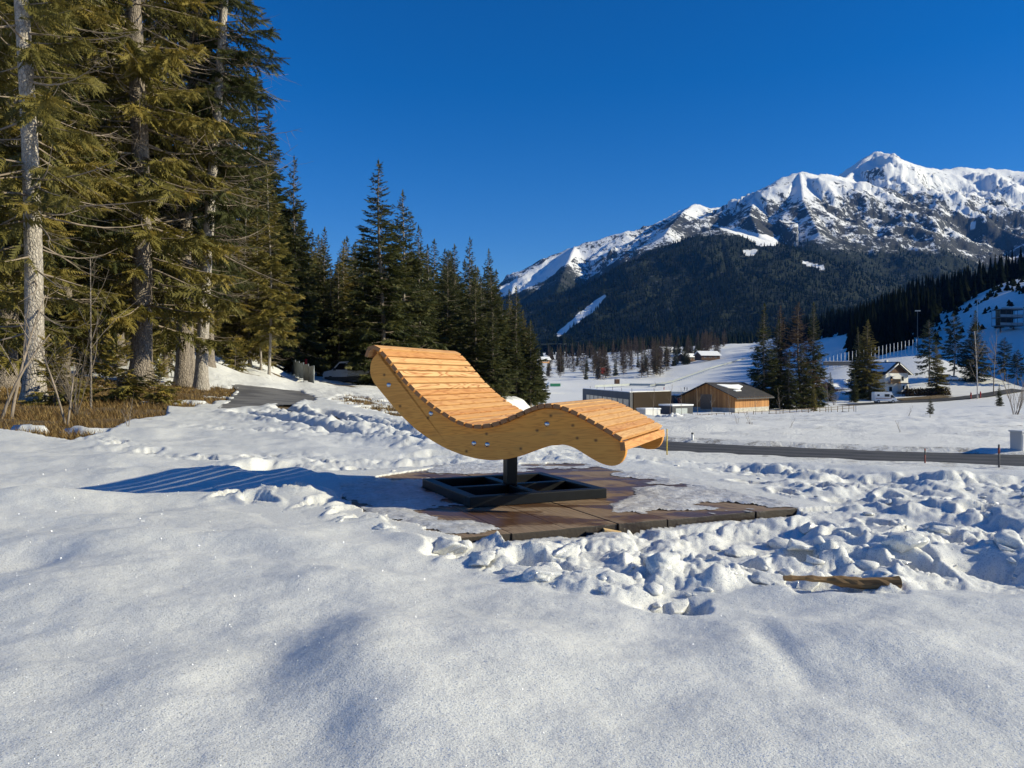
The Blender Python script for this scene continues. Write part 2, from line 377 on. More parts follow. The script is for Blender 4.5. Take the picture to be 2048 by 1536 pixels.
# ------------------------------------------------------------------ ground: height profiles per viewing column (u in photo pixels -> distance, height)
PROF = [
 (-60,  [(0,0),(8,.0),(20,.2),(60,1),(400,10),(1600,30)]),                      # degrees off axis
 (-48,  [(0,0),(8,.05),(14,.5),(30,1.5),(60,4),(120,8),(400,20),(1600,60)]),
 (0.,   [(0,0),(9.5,.05),(12,.2),(16,.34),(24,.75),(40,1.6),(70,4),(120,8),(300,20),(1600,60)]),
 (150., [(0,0),(9.5,.04),(12,.12),(16,.30),(24,.65),(40,1.6),(70,4),(120,8),(300,20),(1600,60)]),
 (282., [(0,0),(9.5,.03),(14,.15),(24,.59),(30,1.0),(38,1.9),(50,3.2),(80,4.5),(150,8),(300,16),(1600,60)]),
 (400., [(0,0),(10,.02),(16,.15),(26,.44),(32,.8),(42,2.1),(50,2.8),(65,3.4),(120,6),(300,12),(1600,60)]),
 (500., [(0,0),(10,.02),(17,.10),(24,.25),(34,.55),(50,1.8),(62,2.6),(120,5),(300,10),(1600,60)]),
 (600., [(0,0),(10,.02),(20,.12),(30,.15),(44,.35),(63,1.0),(120,2.5),(300,6),(1600,60)]),
 (700., [(0,0),(10,.0),(14,.02),(24,.12),(40,.10),(60,.36),(120,1.5),(300,4),(1600,60)]),
 (850., [(0,0),(10,0),(14,0),(24,-.1),(40,-.4),(70,-.6),(120,-1),(200,-3),(300,-5),(500,-3),(900,12),(1600,60)]),
 (1030.,[(0,0),(8.5,0),(12,-.05),(20,-.5),(30,-1.2),(45,-1.5),(70,-1.3),(100,-1.6),(130,-4),(200,-6.5),(300,-6),(420,-4),(700,6),(1000,24),(1600,60)]),
 (1120.,[(0,0),(8.2,0),(12,-.3),(20,-1.3),(30,-2.0),(60,-3),(100,-4.5),(150,-6.3),(300,-6),(420,-4),(600,2),(800,14),(1000,26),(1600,62)]),
 (1330.,[(0,0),(7.9,0),(11,-.5),(20,-1.5),(28,-2.0),(36,-2.05),(60,-2.9),(100,-4.3),(140,-5.7),(200,-6),(300,-5.6),(400,-4),(500,-.4),(600,6),(700,14),(800,24),(1000,40),(1600,70)]),
 (1500.,[(0,0),(7.5,0),(10,-.5),(19,-1.6),(26,-2.0),(33,-2.05),(60,-2.9),(100,-4.3),(140,-5.7),(200,-6),(300,-5.4),(400,-2.5),(500,4),(600,15),(720,27),(1000,45),(1600,80)]),
 (1700.,[(0,0),(7,0),(10,-.5),(18,-1.7),(24,-2),(31,-2.05),(60,-2.9),(100,-4.2),(150,-5.5),(178,-5.6),(205,-4),(240,1),(260,6.2),(300,8),(500,25),(700,45),(900,68),(1600,120)]),
 (1850.,[(0,0),(6.8,0),(10,-.5),(17,-1.7),(23,-2),(30,-2.05),(60,-2.9),(100,-4.2),(140,-5.0),(178,-5.3),(187,-5.0),(197,-3.2),(209,-1),(250,8),(270,10.5),(300,13),(400,30),(600,60),(750,84),(1000,82),(1600,130)]),
 (2048.,[(0,0),(6.8,0),(10,-.5),(16,-1.7),(21,-2),(28,-2.05),(60,-2.9),(95,-4.0),(140,-4.5),(178,-4.3),(188,-3.7),(206,-1),(250,6),(300,20),(380,49),(480,62),(600,76),(900,88),(1600,140)]),
 (2300.,[(0,0),(6.9,0),(10,-.4),(16,-1.6),(60,-2.7),(110,-3),(180,0),(230,28),(280,66),(320,76),(360,66),(420,80),(600,150),(900,190),(1600,240)]),  # unseen hill right of the frame, raised to shade the slope and forest
 (46,   [(0,0),(7,0),(10,-.4),(16,-1.4),(60,-2.5),(130,-1),(180,8),(250,40),(330,72),(600,200),(900,300),(1600,350)]),  # same unseen hill farther round, raised for the shadow it throws
 (62,   [(0,0),(7,0),(10,-.3),(20,-1.2),(80,-2),(200,2),(400,20),(1600,40)]),
 (110,  [(0,0),(8,0),(40,0),(400,0),(1600,0)]),
]
_az = np.array([math.radians(a) if abs(a) <= 120 and a not in (0.,) and isinstance(a, int) else math.atan((a - U0) / F_PX) for a, _ in PROF])
_LD = np.log(np.concatenate([[0.3], np.geomspace(2, 1700, 260)]))
_TAB = np.array([np.interp(np.exp(_LD), [q[0] for q in p], [q[1] for q in p]) for _, p in PROF])
_ker = np.exp(-0.5 * (np.arange(-4, 5) / 1.6) ** 2); _ker /= _ker.sum()
_TAB = np.array([np.convolve(np.pad(r, 4, mode='edge'), _ker, mode='valid') for r in _TAB])
ROAD_C = np.array([(48, 3), (26, 19), (15.2, 26.9), (7.9, 32.2), (3.6, 38), (1.8, 47), (2.8, 62), (6, 88), (11.5, 120), (16, 140), (20, 150)], float)

def g_smooth(x, y):
    """terrain without small detail"""
    az = np.arctan2(x, y); r = np.hypot(x, y)
    d = r * np.maximum(np.cos(az), 0.62)
    ld = np.log(np.clip(d, 0.31, 1650))
    ca = np.clip(az, _az[0], _az[-1]); i = np.clip(np.searchsorted(_az, ca) - 1, 0, len(_az) - 2)
    t = (ca - _az[i]) / (_az[i + 1] - _az[i]); t = np.where(t < 0, 0, t); t = t * t * (3 - 2 * t) * 0.5 + t * 0.5
    q = np.interp(ld, _LD, np.arange(len(_LD))); j = np.clip(q.astype(int), 0, len(_LD) - 2); f = q - j
    a = _TAB[i, j] * (1 - f) + _TAB[i, j + 1] * f; b = _TAB[i + 1, j] * (1 - f) + _TAB[i + 1, j + 1] * f
    return a * (1 - t) + b * t
_rg = None
def road_h(s):
    return np.interp(s, _rg[0], _rg[1])
def _road_init():
    global _rg
    P = ROAD_C; L = np.concatenate([[0], np.cumsum(np.hypot(*np.diff(P, axis=0).T))])
    ss = np.linspace(0, L[-1], 91); X = np.interp(ss, L, P[:, 0]); Y = np.interp(ss, L, P[:, 1])
    h = g_smooth(X, Y); h = np.convolve(np.pad(h, 4, mode='edge'), np.ones(9) / 9, mode='valid')
    _rg = (ss, h, X, Y)
_road_init()
ROAD_W = 5.5
def road_d(x, y):
    dr = np.full(x.shape, 99.0); s = np.zeros(x.shape); m = (x > -6) & (x < 150) & (y < 225) & (np.hypot(x - 2, y) > 14)
    if m.any(): dr[m], s[m] = line_d(x[m], y[m], np.stack([_rg[2], _rg[3]], 1)[::2])
    return dr, s
def g0(x, y):
    """terrain with the road bed cut in"""
    x = np.asarray(x, float); y = np.asarray(y, float); g = g_smooth(x, y)
    dr, s = road_d(x, y)
    w = 1 - sstep(ROAD_W / 2 + 0.2, ROAD_W / 2 + 2.6, dr)
    return g * (1 - w) + (road_h(s) + sstep(ROAD_W / 2 - .1, ROAD_W / 2 + .5, dr) * 0.10 - 0.10 * (1 - sstep(ROAD_W / 2 - .1, ROAD_W / 2 + .5, dr))) * w
def g1(x, y): return float(g0(np.array([x], float), np.array([y], float))[0])

# masks, drawn on the ground as the photograph lays them out
TRAMPLED = [(640,1000),(700,1040),(790,1065),(880,1108),(960,1140),(1040,1165),(1130,1185),(1240,1203),(1310,1222),(1390,1222),(1440,1190),(1560,1180),(1660,1190),(1800,1197),(1930,1180),(2100,1205),(2300,1180),(2300,985),(2048,960),(1900,962),(1760,950),(1640,935),(1500,915),(1380,903),(1250,900),(1000,898),(860,905),(700,915),(560,930),(430,948),(560,952),(700,962),(690,985)]
EXPOSED = [(690,978),(760,955),(870,938),(1000,930),(1240,925),(1480,960),(1612,1012),(1600,1034),(1470,1054),(1250,1082),(985,1092),(860,1058),(780,1032),(700,1008)]
BANK = [(-300,850),(-60,858),(60,866),(140,873),(215,862),(255,838),(330,832),(335,815),(420,806),(452,800),(482,772),(420,770),(350,766),(250,762),(120,742),(-60,716),(-300,700)]
PATCH = [(660,797),(700,789),(745,796),(795,810),(832,832),(842,846),(800,834),(740,817),(690,807)]
PATHP = [(440,819),(500,812),(560,806),(627,802),(632,796),(600,784),(540,776),(470,770),(482,782),(466,800)]
RUTS = [[(1000,884),(820,864),(700,851),(610,838),(560,826),(600,806)], [(1000,898),(840,884),(700,870),(590,852),(480,838)], [(980,874),(800,852),(690,842),(640,832)]]
FEET = [[(860,925),(700,918),(560,908),(470,930),(350,925),(180,882)], [(1500,925),(1700,952),(2060,972)], [(1350,905),(1560,938),(1800,975),(2060,1010)], [(640,870),(500,868),(380,860)]]
E1 = np.array([math.cos(math.radians(24)), math.sin(math.radians(24))]); E2 = np.array([-E1[1], E1[0]])
PLAT_R = np.array([1.74, 4.70])            # near right corner of the platform
def flat_uv(x, y, g=0.0):
    yy = np.maximum(y, 0.3); return U0 + F_PX * x / yy, V0 + F_PX * (HC - g) / yy

_gpT = np.array([gp(*p) for p in TRAMPLED]); _gpE = np.array([gp(*p) for p in EXPOSED])
BUMPS = [  # (u, v, radius along u px, along v px, height, skew) drifts and dents in the untouched snow
 (720,1330,150,110,.030),(560,1330,110,130,-.013),(640,1205,140,34,-.009),(640,1170,150,30,.016),(300,1380,170,80,.022),(130,1420,150,90,-.012),
 (620,1500,120,100,-.010),(800,1480,160,90,.016),(60,1120,120,30,-.03),(240,1095,140,22,.030),(520,1090,170,22,.035),(440,1110,130,18,-.02),(860,1080,120,20,.02),
 (1500,1290,200,60,.016),(1350,1260,120,40,-.012),(1550,1300,40,60,-.010),(1800,1300,160,50,.014),(1250,1400,260,60,-.012),(1000,1300,200,60,.018),(1900,1420,220,80,.012),
 (300,960,260,12,.03),(120,1010,200,14,.035),(430,1000,200,12,.03),(200,930,220,10,.02),(600,1000,120,14,.05),(540,940,120,9,.05),(700,950,110,9,.05)]
_bm = []
for (u, v, ru, rv, h) in BUMPS:
    c = gp(u, v); _bm.append((c[0], c[1], ru / F_PX * c[1], abs(gp(u, v - rv)[1] - gp(u, v + rv)[1]) / 2, h))

_rp = np.random.default_rng(91); _prints = []
for (u, v) in [(470,1003),(520,1012),(575,1000),(630,1018),(690,1030),(740,1042),(1500,965),(1570,985),(1650,975),(1700,1000),(1780,990),(1850,1010),(1920,1000),(1980,1030),(1760,1040),(1830,1060),(1690,1070),(1640,1045),(1900,1085),(1990,1075),(1560,1095),(1480,1120),(1630,1120),(1390,1110),(1290,1120),(1180,1140),(1740,1130),(1850,1140),(1080,1120),(960,1110),(1450,935),(1530,945),(1620,950),(420,925),(360,915),(300,905),(240,893),(500,918),(580,915),(650,925),(720,935)]:
    _c = gp(u, v); _prints.append((_c[0], _c[1], _rp.uniform(0, 3.14), _rp.uniform(.045, .085)))
def snow_h(x, y):
    """snow surface with all its detail; returns height and dirt"""
    g = g0(x, y); u, v = flat_uv(x, y, g); r = np.hypot(x, y); z0 = np.zeros_like(x)
    def part(m, f, out):                     # evaluate f only where m
        if m.any(): out[m] = f(x[m], y[m])
        return out
    near = 1 - sstep(14, 30, r)
    def powder(x, y):
        h = 0.042 * fbm(x * .55 + .3 * y, y * .8, 3, 11) + 0.015 * fbm(x * 1.6, y * 2.2, 3, 21) + 0.003 * fbm(x * 7, y * 9, 3, 31)
        for (cx, cy, rx, ry, hh) in _bm: h = h + 1.5 * hh * np.exp(-1.4 * (((x - cx) / rx) ** 2 + ((y - cy) / ry) ** 2))
        return h
    h = part(near > 0, powder, z0.copy()) * near + 0.012
    rel = np.stack([x - PLAT_R[0], y - PLAT_R[1]], -1); a1 = rel @ E1; a2 = rel @ E2
    # trampled, broken snow
    nr = (r < 16) & (y > .5)
    sd = part(nr, lambda x, y: poly_sd(x, y, _gpT) + 0.10 * fbm(x * 3.3, y * 3.3, 3, 51), z0 + 9)
    t = 1 - sstep(-0.10, 0.02, sd)
    def rough(x, y):
        wx = x + 0.06 * fbm(x * 5, y * 5, 4, 41); wy = y + 0.06 * fbm(x * 5 + 9, y * 5, 4, 43)
        rl = np.stack([x - PLAT_R[0], y - PLAT_R[1]], -1); b1 = rl @ E1; b2 = rl @ E2; rr = np.hypot(x, y)
        front = sstep(0.35, -0.1, b2) * (1 - sstep(0.5, 1.1, -b2)) * sstep(-2.05, -1.75, b1) * sstep(.05, -.55, b1)                # strip in front of the platform's edge
        close = 1 - sstep(4.6, 7.5, rr)
        bank = .14 + .96 * sstep(-.5, .55, fbm(x * 1.3, y * 1.3, 3, 61)); tight = .38 + .62 * close
        def billow(f, sd, o=1):
            s = 0; a = 1.0
            for i in range(o): s = s + a * np.abs(pnoise(wx * f + i * 7.7, wy * f - i * 3.1, sd + i)); a *= .48; f *= 2.1
            return s
        cl = lumps(wx, wy, .30, 3); c2 = lumps(wx + 3, wy, .15, 5)
        h = -.045 + bank * tight * (.13 * cl + .105 * billow(3.1, 401, 2) + .055 * billow(7.0, 411, 2) + .018 * billow(16., 421, 2) + .026 * c2)
        h = h + .026 * fbm(x * 1.7, y * 1.7, 3, 71) + .007 * fbm(x * 26, y * 26, 3, 73)
        h = .095 * np.tanh((h + .01) * .74 / .095) - .01
        h = np.where(b2 > 0, h * (.15 + .85 * sstep(0, .5, poly_sd(x, y, _gpE))), h) - 0.07 * front
        h = np.where(front > .05, np.minimum(h, -.03 - .015 * sstep(-.3, .6, fbm(x * 4, y * 4, 2, 67)) + .085 * sstep(.04, .42, -b2)), h)
        for (pu, pv, ax, ay, dp) in ((1350, 1206, .17, .09, .12), (1960, 1130, .15, .2, .11), (1190, 1100, .1, .07, .06), (1700, 1090, .14, .08, .06), (900, 1095, .12, .06, .06)):
            p = gp(pu, pv); h = h - dp * np.exp(-(((x - p[0]) / ax) ** 2 + ((y - p[1]) / ay) ** 2))
        return h
    rg = part(t > 0, rough, z0.copy()); h = h * (1 - t) + rg * t
    # boot prints
    for (fx, fy, fa, fd) in _prints:
        m = (np.abs(x - fx) < .3) & (np.abs(y - fy) < .3)
        if m.any():
            ax = (x[m] - fx) * math.cos(fa) + (y[m] - fy) * math.sin(fa); ay = -(x[m] - fx) * math.sin(fa) + (y[m] - fy) * math.cos(fa)
            q = np.sqrt((ax / .155) ** 2 + (ay / (.062 + .018 * np.sign(ax))) ** 2)
            h[m] = h[m] - fd * (1 - sstep(.75, 1.05, q)) + .014 * np.exp(-((q - 1.25) / .22) ** 2)
    # footprints and tyre ruts
    def feet(x, y):
        o = np.zeros_like(x); wx = x + 0.05 * fbm(x * 5, y * 5, 3, 41); wy = y + 0.05 * fbm(x * 5 + 9, y * 5, 3, 43)
        w1 = lumps(wx, wy, .30, 17); w2 = lumps(wx, wy, .12, 19); w3 = lumps(wx, wy, .16, 23); n1 = fbm(x * 2.5, y * 2.5, 2, 83); n2 = fbm(x * 1.2, y * 1.2, 2, 85)
        for ln in FEET:
            d, s = line_d(x, y, np.array([gp(*p) for p in ln])); d = d + .12 * n1; w = np.exp(-(d / .26) ** 2)
            o += w * (-0.045 + 0.085 * w1 + 0.045 * w2)
        for ln in RUTS:
            d, s = line_d(x, y, np.array([gp(*p) for p in ln])); d = d + .06 * n2
            o += -0.11 * np.exp(-(d / .18) ** 4) + 0.05 * np.exp(-((d - .34) / .14) ** 2) * (0.5 + .7 * w3) + np.exp(-(d / .9) ** 2) * (.035 * w2 + .025 * w3)
        return o
    h = h + part((r > 4) & (r < 28) & (y > 1), feet, z0.copy())
    h = h + part((r > 22) & (r < 75) & (x < 0), lambda x, y: sstep(22, 28, y) * sstep(70, 40, y) * 0.09 * np.abs(fbm(x * .5, y * 1.1, 4, 87)), z0.copy())
    # swept platform
    inside = (a1 < 0.0) & (a2 > -0.02) & (a1 > -3.2) & (a2 < 2.95)
    e = part(inside, lambda x, y: 1 - sstep(-0.02, 0.06, poly_sd(x, y, _gpE) + 0.05 * fbm(x * 4, y * 4, 3, 91)), z0.copy())
    h = np.where(inside, h * (1 - e) - 0.17 * e, h)
    h = np.where(inside & (e < .5), np.maximum(h, 0.012), h)
    # bare ground showing: the snow sheet ends
    lf = (r > 7) & (y > 0) & (x < 0) & (r < 90)
    if lf.any():
        X, Y, U, Vv = x[lf], y[lf], u[lf], v[lf]; nn = 9 * fbm(X * .8, Y * .8, 4, 95); hh = h[lf]
        for poly, ng in ((BANK, .45), (PATCH, 1.0), (PATHP, .25)):
            m = 1 - sstep(-3, 1.5, poly_sd(U, Vv, poly) + nn * ng)
            if poly is PATCH: m = m * sstep(-.25, .1, fbm(X * .7, Y * 2.2, 4, 99) + .28)
            if poly is BANK: m = m * sstep(-.95, -.75, fbm(X * .45, Y * .9, 3, 97))
            hh = hh * (1 - m) - 0.16 * m
        h[lf] = hh
    dr, s = road_d(x, y); nd = part(dr < 9, lambda x, y: fbm(x * .8, y * .8, 3, 101), z0.copy())
    h = h - 0.16 * (1 - sstep(ROAD_W / 2 - .35, ROAD_W / 2 + .15, dr + .25 * nd))
    dirt = np.clip((1 - sstep(ROAD_W / 2, ROAD_W / 2 + 2.2, dr)) * .9, 0, 1)
    def fld(x, y):
        r = np.hypot(x, y); return sstep(38, 60, r) * sstep(150, 110, r) * (x > 5) * .75 * sstep(-.2, .5, fbm(x * .06, y * .12, 3, 103))
    fm = (r > 36); dirt = np.maximum(dirt, part(fm, fld, z0.copy()))
    def und(x, y):
        r = np.hypot(x, y); return sstep(36, 50, r) * (.30 * fbm(x * .12, y * .30, 4, 105) * sstep(200, 120, r) + np.clip(r - 150, 0, 500) * .004 * fbm(x * .012, y * .012, 4, 107))
    h = h + part(fm, und, z0.copy())
    return g + h, dirt

def polar(az, rr):
    A, R = np.meshgrid(az, rr, indexing='ij'); x = R * np.sin(A); y = R * np.cos(A)
    n, m = A.shape; i = np.arange(n * m).reshape(n, m)
    Fq = np.stack([i[:-1, :-1], i[:-1, 1:], i[1:, 1:], i[1:, :-1]], -1).reshape(-1, 4)[:, ::-1]
    return x.ravel(), y.ravel(), Fq[:, ::-1]

def build_ground():
    sd = np.linspace(41, 84, 46)[1:]; az = np.radians(np.concatenate([-sd[::-1], np.linspace(-41, 41, 700), sd]))
    rr = np.concatenate([np.exp(np.arange(math.log(.95), math.log(7), .0052)), np.exp(np.arange(math.log(7), math.log(26), .0085))])
    x, y, Fq = polar(az, rr); z, dirt = snow_h(x, y)
    me = np_mesh('snow_ground', np.stack([x, y, z], 1), Fq, True, {'dirt': dirt})
    tag(link('snow_ground', me, M_SNOW), 'trampled and untouched snow around the lounger', kind='structure')
    az = np.radians(np.linspace(-43, 48, 600)); rr = np.exp(np.arange(math.log(25.7), math.log(1650), .019))
    x, y, Fq = polar(az, rr); z, dirt = snow_h(x, y)
    me = np_mesh('snow_field', np.stack([x, y, z - .01 * (np.hypot(x, y) < 27)], 1), Fq, True, {'dirt': dirt})
    tag(link('snow_field', me, M_FSNOW), 'snow covered valley floor beyond the road', kind='structure')
    az = np.radians(np.linspace(47.5, 317.5, 110)); rr = np.exp(np.arange(math.log(25.5), math.log(1650), .09))
    x, y, Fq = polar(az, rr); z = snow_h(x, y)[0] - .02
    me = np_mesh('snow_surround', np.stack([x, y, z], 1), Fq, True, {'dirt': x * 0})
    tag(link('snow_surround', me, M_FSNOW), 'snow ground behind and beside the viewer', kind='structure')
    az = np.radians(np.linspace(83.5, 276.5, 110)); rr = np.exp(np.arange(math.log(.95), math.log(26), .05))
    x, y, Fq = polar(az, rr); z, dirt = snow_h(x, y); z -= .004
    tag(link('snow_behind', np_mesh('snow_behind', np.stack([x, y, z], 1), Fq, True, {'dirt': dirt}), M_SNOW), 'untouched snow behind the viewer', kind='structure')
    az = np.radians(np.linspace(0, 360, 73)); rr = np.linspace(.05, 1.0, 8)
    x, y, Fq = polar(az, rr); z, dirt = snow_h(x, y); z -= .004
    tag(link('snow_at_feet', np_mesh('snow_at_feet', np.stack([x, y, z], 1), Fq, True, {'dirt': dirt}), M_SNOW), 'snow at the viewer feet', kind='structure')
    # earth under the thawed bank
    az = np.radians(np.linspace(-43, -4, 130)); rr = np.exp(np.arange(math.log(8.5), math.log(60), .018))
    x, y, Fq = polar(az, rr); z = g0(x, y) - .05 + .05 * fbm(x * .9, y * .9, 4, 111)
    tag(link('ground', np_mesh('ground', np.stack([x, y, z], 1), Fq, True), M_EARTH), 'thawed brown earth of the forest bank', kind='structure')
    # asphalt path
    az = np.arctan((np.linspace(425, 650, 130) - U0) / F_PX); rr = np.exp(np.arange(math.log(13), math.log(52), .012))
    x, y, Fq = polar(az, rr); z = g0(x, y); u, v = flat_uv(x, y, z); sd = poly_sd(u, v, PATHP)
    keep = (sd < 6)[Fq].all(1); used, inv = np.unique(Fq[keep], return_inverse=True)
    z = z + .012
    tag(link('path', np_mesh('path', np.stack([x, y, z], 1)[used], inv.reshape(-1, 4), True), M_PATH), 'bare asphalt path between snow patches', kind='structure')
    # road
    ss = _rg[0]; X, Y = _rg[2], _rg[3]
    T = np.stack([np.gradient(X), np.gradient(Y)], 1); T /= np.linalg.norm(T, axis=1)[:, None]; N = np.stack([-T[:, 1], T[:, 0]], 1)
    lat = np.linspace(-ROAD_W / 2 - .3, ROAD_W / 2 + .3, 23); s2 = np.linspace(0, len(ss) - 1, 400)
    Xs = np.interp(s2, range(len(ss)), X); Ys = np.interp(s2, range(len(ss)), Y); Nx = np.interp(s2, range(len(ss)), N[:, 0]); Ny = np.interp(s2, range(len(ss)), N[:, 1]); Hs = np.interp(s2, range(len(ss)), _rg[1])
    xx = Xs[:, None] + Nx[:, None] * lat; yy = Ys[:, None] + Ny[:, None] * lat
    zz = Hs[:, None] - .07 + 0 * lat - .02 * (lat / 2.8) ** 2
    i = np.arange(xx.size).reshape(xx.shape); Fq = np.stack([i[:-1, :-1], i[:-1, 1:], i[1:, 1:], i[1:, :-1]], -1).reshape(-1, 4)
    ln = np.broadcast_to(.75 * (np.exp(-((np.abs(np.abs(lat) - 1.35) - .72) / .22) ** 2)), xx.shape).ravel()
    tag(link('road', np_mesh('road', np.stack([xx, yy, zz], -1).reshape(-1, 3), Fq, True, {'lane': ln}), M_ROAD), 'wet dark asphalt road below the platform', kind='structure')
build_ground()

# loose clods of snow lying on the trampled ground: nobody could count them
def build_clods():
    rng = np.random.default_rng(4)
    bm = bmesh.new(); bmesh.ops.create_icosphere(bm, subdivisions=2, radius=1.0); bm.verts.ensure_lookup_table()
    B = np.array([v.co[:] for v in bm.verts]); Fi = np.array([[v.index for v in f.verts] for f in bm.faces]); bm.free()
    VV = []; FF = []; n = 0; k = 0
    us = rng.uniform(480, 2150, 9000); vs = rng.uniform(905, 1225, 9000)
    P = np.array([gp(a, b) for a, b in zip(us, vs)])
    okm = (poly_sd(P[:, 0], P[:, 1], _gpT) < -.03) & (poly_sd(P[:, 0], P[:, 1], _gpE) > .04)
    P = P[okm]; H, _ = snow_h(P[:, 0], P[:, 1])
    rel = P - PLAT_R
    for (x, y), h in zip(P, H):
        if k >= 190: break
        s = min(.014 * math.exp(rng.normal(.35, .6)), .055) * (1.0 if y < 6 else .9)
        # weight: keep fewer of the farthest
        if rng.random() > min(1, 3.4 / y + .12): continue
        q = B.copy(); sh = rng.uniform(0, 50)
        nz = fbm(q[:, 0] * 1.1 + sh, q[:, 1] * 1.1 + q[:, 2] * 1.3 + sh, 3, 3) * .42
        q = q * (1 + nz[:, None])
        # flattened facets: snow breaks in slabs
        for _ in range(6):
            d = rng.normal(size=3); d /= np.linalg.norm(d); lim = rng.uniform(.25, .7); t = q @ d
            q = q - np.clip(t - lim, 0, None)[:, None] * d * .92
        q *= s * np.array([rng.uniform(.8, 1.6), rng.uniform(.7, 1.2), rng.uniform(.45, .8)])
        a = rng.uniform(0, 6.28); c, sn = math.cos(a), math.sin(a)
        q = np.stack([q[:, 0] * c - q[:, 1] * sn, q[:, 0] * sn + q[:, 1] * c, q[:, 2]], 1)
        VV.append(q + np.array([x, y, h + s * .05])); FF.append(Fi + n); n += len(q); k += 1
    V = np.concatenate(VV)
    me = np_mesh('snow_clods', V, np.concatenate(FF), True, {'dirt': np.zeros(len(V))})
    tag(link('snow_clods', me, M_SNOW), 'broken clods of snow strewn over the trampled ground', kind='stuff')
build_clods()
def build_slabs():
    # bigger broken blocks of snow crust thrown up in front of the platform
    rng = np.random.default_rng(23); bm = bmesh.new(); bmesh.ops.create_icosphere(bm, subdivisions=4, radius=1.0); B = np.array([v.co[:] for v in bm.verts]); Fi = np.array([[v.index for v in f.verts] for f in bm.faces]); bm.free()
    spots = [(690,1048,.07),(770,1062,.06),(905,1085,.11),(960,1120,.10),(1040,1132,.10),(1085,1160,.09),(1180,1150,.08),(1130,1110,.09),(1240,1165,.08),(1330,1150,.10),(1290,1100,.07),(1400,1090,.08),(1480,1070,.10),(1560,1060,.10),(1620,1045,.08),(1700,1100,.08),(1600,1110,.07),(1530,1160,.08),(1810,1120,.08),(1900,1150,.09),(1760,1160,.07),(1880,1050,.09),(1960,1060,.08),(1350,1190,.06),(1620,1165,.07),(2010,1110,.10)]
    P = np.array([gp(a, b) for a, b, _ in spots]); H, _ = snow_h(P[:, 0], P[:, 1]); VV = []; FF = []; n = 0
    for (x, y), h, (_, _, s) in zip(P, H, spots):
        q = B.copy()
        for _ in range(7):
            d = rng.normal(size=3); d /= np.linalg.norm(d); t = q @ d; q = q - np.clip(t - rng.uniform(.35, .75), 0, None)[:, None] * d * .85
        o = rng.uniform(0, 60); q = q * (1 + .16 * fbm(q[:, 0] * 1.6 + o, q[:, 1] * 1.6 + q[:, 2] * 2.1 + o, 4, 5) + .05 * fbm(q[:, 0] * 7 + o, q[:, 1] * 7 + q[:, 2] * 8, 3, 9))[:, None]
        q *= s * np.array([rng.uniform(.9, 1.4), rng.uniform(.6, .9), rng.uniform(.42, .6)]); a = rng.uniform(0, 6.28); cs, sn = math.cos(a), math.sin(a)
        q = np.stack([q[:, 0] * cs - q[:, 1] * sn, q[:, 0] * sn + q[:, 1] * cs, q[:, 2] + .25 * q[:, 0] * rng.uniform(-1, 1)], 1)
        VV.append(q + np.array([x, y, h + s * .02])); FF.append(Fi + n); n += len(q)
    V = np.concatenate(VV); tag(link('snow_slabs', np_mesh('snow_slabs', V, np.concatenate(FF), True, {'dirt': np.zeros(len(V))}), M_SNOW), 'larger broken blocks of snow in front of the platform', kind='stuff')
build_slabs()

def build_sparkle():
    # snow sparkle put in as pale crystal facets, tilted mostly towards the sun
    rng = np.random.default_rng(44); n = 5200; u = rng.uniform(-80, 2130, n); d = np.exp(rng.uniform(math.log(1.4), math.log(6.5), n)); x = (u - U0) / F_PX * d; y = d
    h, _ = snow_h(x, y); keep = poly_sd(x, y, _gpE) > .1; x, y, h = x[keep], y[keep], h[keep]; n = len(x)
    N = rng.normal(0, .55, (n, 3)) + np.array(SUNV) * .9; N /= np.linalg.norm(N, axis=1)[:, None]; A = np.cross(N, rng.normal(0, 1, (n, 3))); A /= np.linalg.norm(A, axis=1)[:, None]; B = np.cross(N, A)
    s = np.minimum(.0007 * np.exp(rng.normal(.25, .5, n)), .0032) * np.clip(y / 2.2, .8, 2.2); C = np.stack([x, y, h + s * .6], 1)
    V = np.stack([C + A * s[:, None], C + B * s[:, None] * .8, C - A * s[:, None], C - B * s[:, None] * .8], 1).reshape(-1, 3)
    m, nt, b = new_mat('sparkle_facet'); b.inputs['Base Color'].default_value = (.9, .92, .95, 1); b.inputs['Roughness'].default_value = .25
    tag(link('sparkle_facets', np_mesh('sparkle_facets', V, np.arange(4 * n).reshape(n, 4), False), m), 'glitter of the powder snow built as small crystal facets tilted to the sun', kind='stuff')
build_sparkle()

# ------------------------------------------------------------------ platform of heavy planks
def build_platform():
    t = empty('plank_platform', (PLAT_R[0], PLAT_R[1], 0), math.radians(24))
    tag(t, 'low platform of wide wet brown planks under the lounger', 'platform')
    W = .318; rnd = random.Random(3)
    bm = bmesh.new(); add_box(bm, (0, 1.46, -.035), (W - .003, 2.92, .07), 0, .005); me = bm_mesh('plank', bm)
    for i in range(10):
        o = link('plank', me, M_PLANK, t); o.location = (-(i + .5) * W, rnd.uniform(-.008, .012), rnd.uniform(-.003, .002)); o.rotation_euler = (0, 0, rnd.uniform(-.0015, .0015))
    for y in (.14, 1.4, 2.7):
        bm = bmesh.new(); add_box(bm, (-1.59, y, -.135), (3.14, .12, .12), 0, .006); link('bearer', bm_mesh('bearer', bm), M_PLANK, t)
    return t
build_platform()

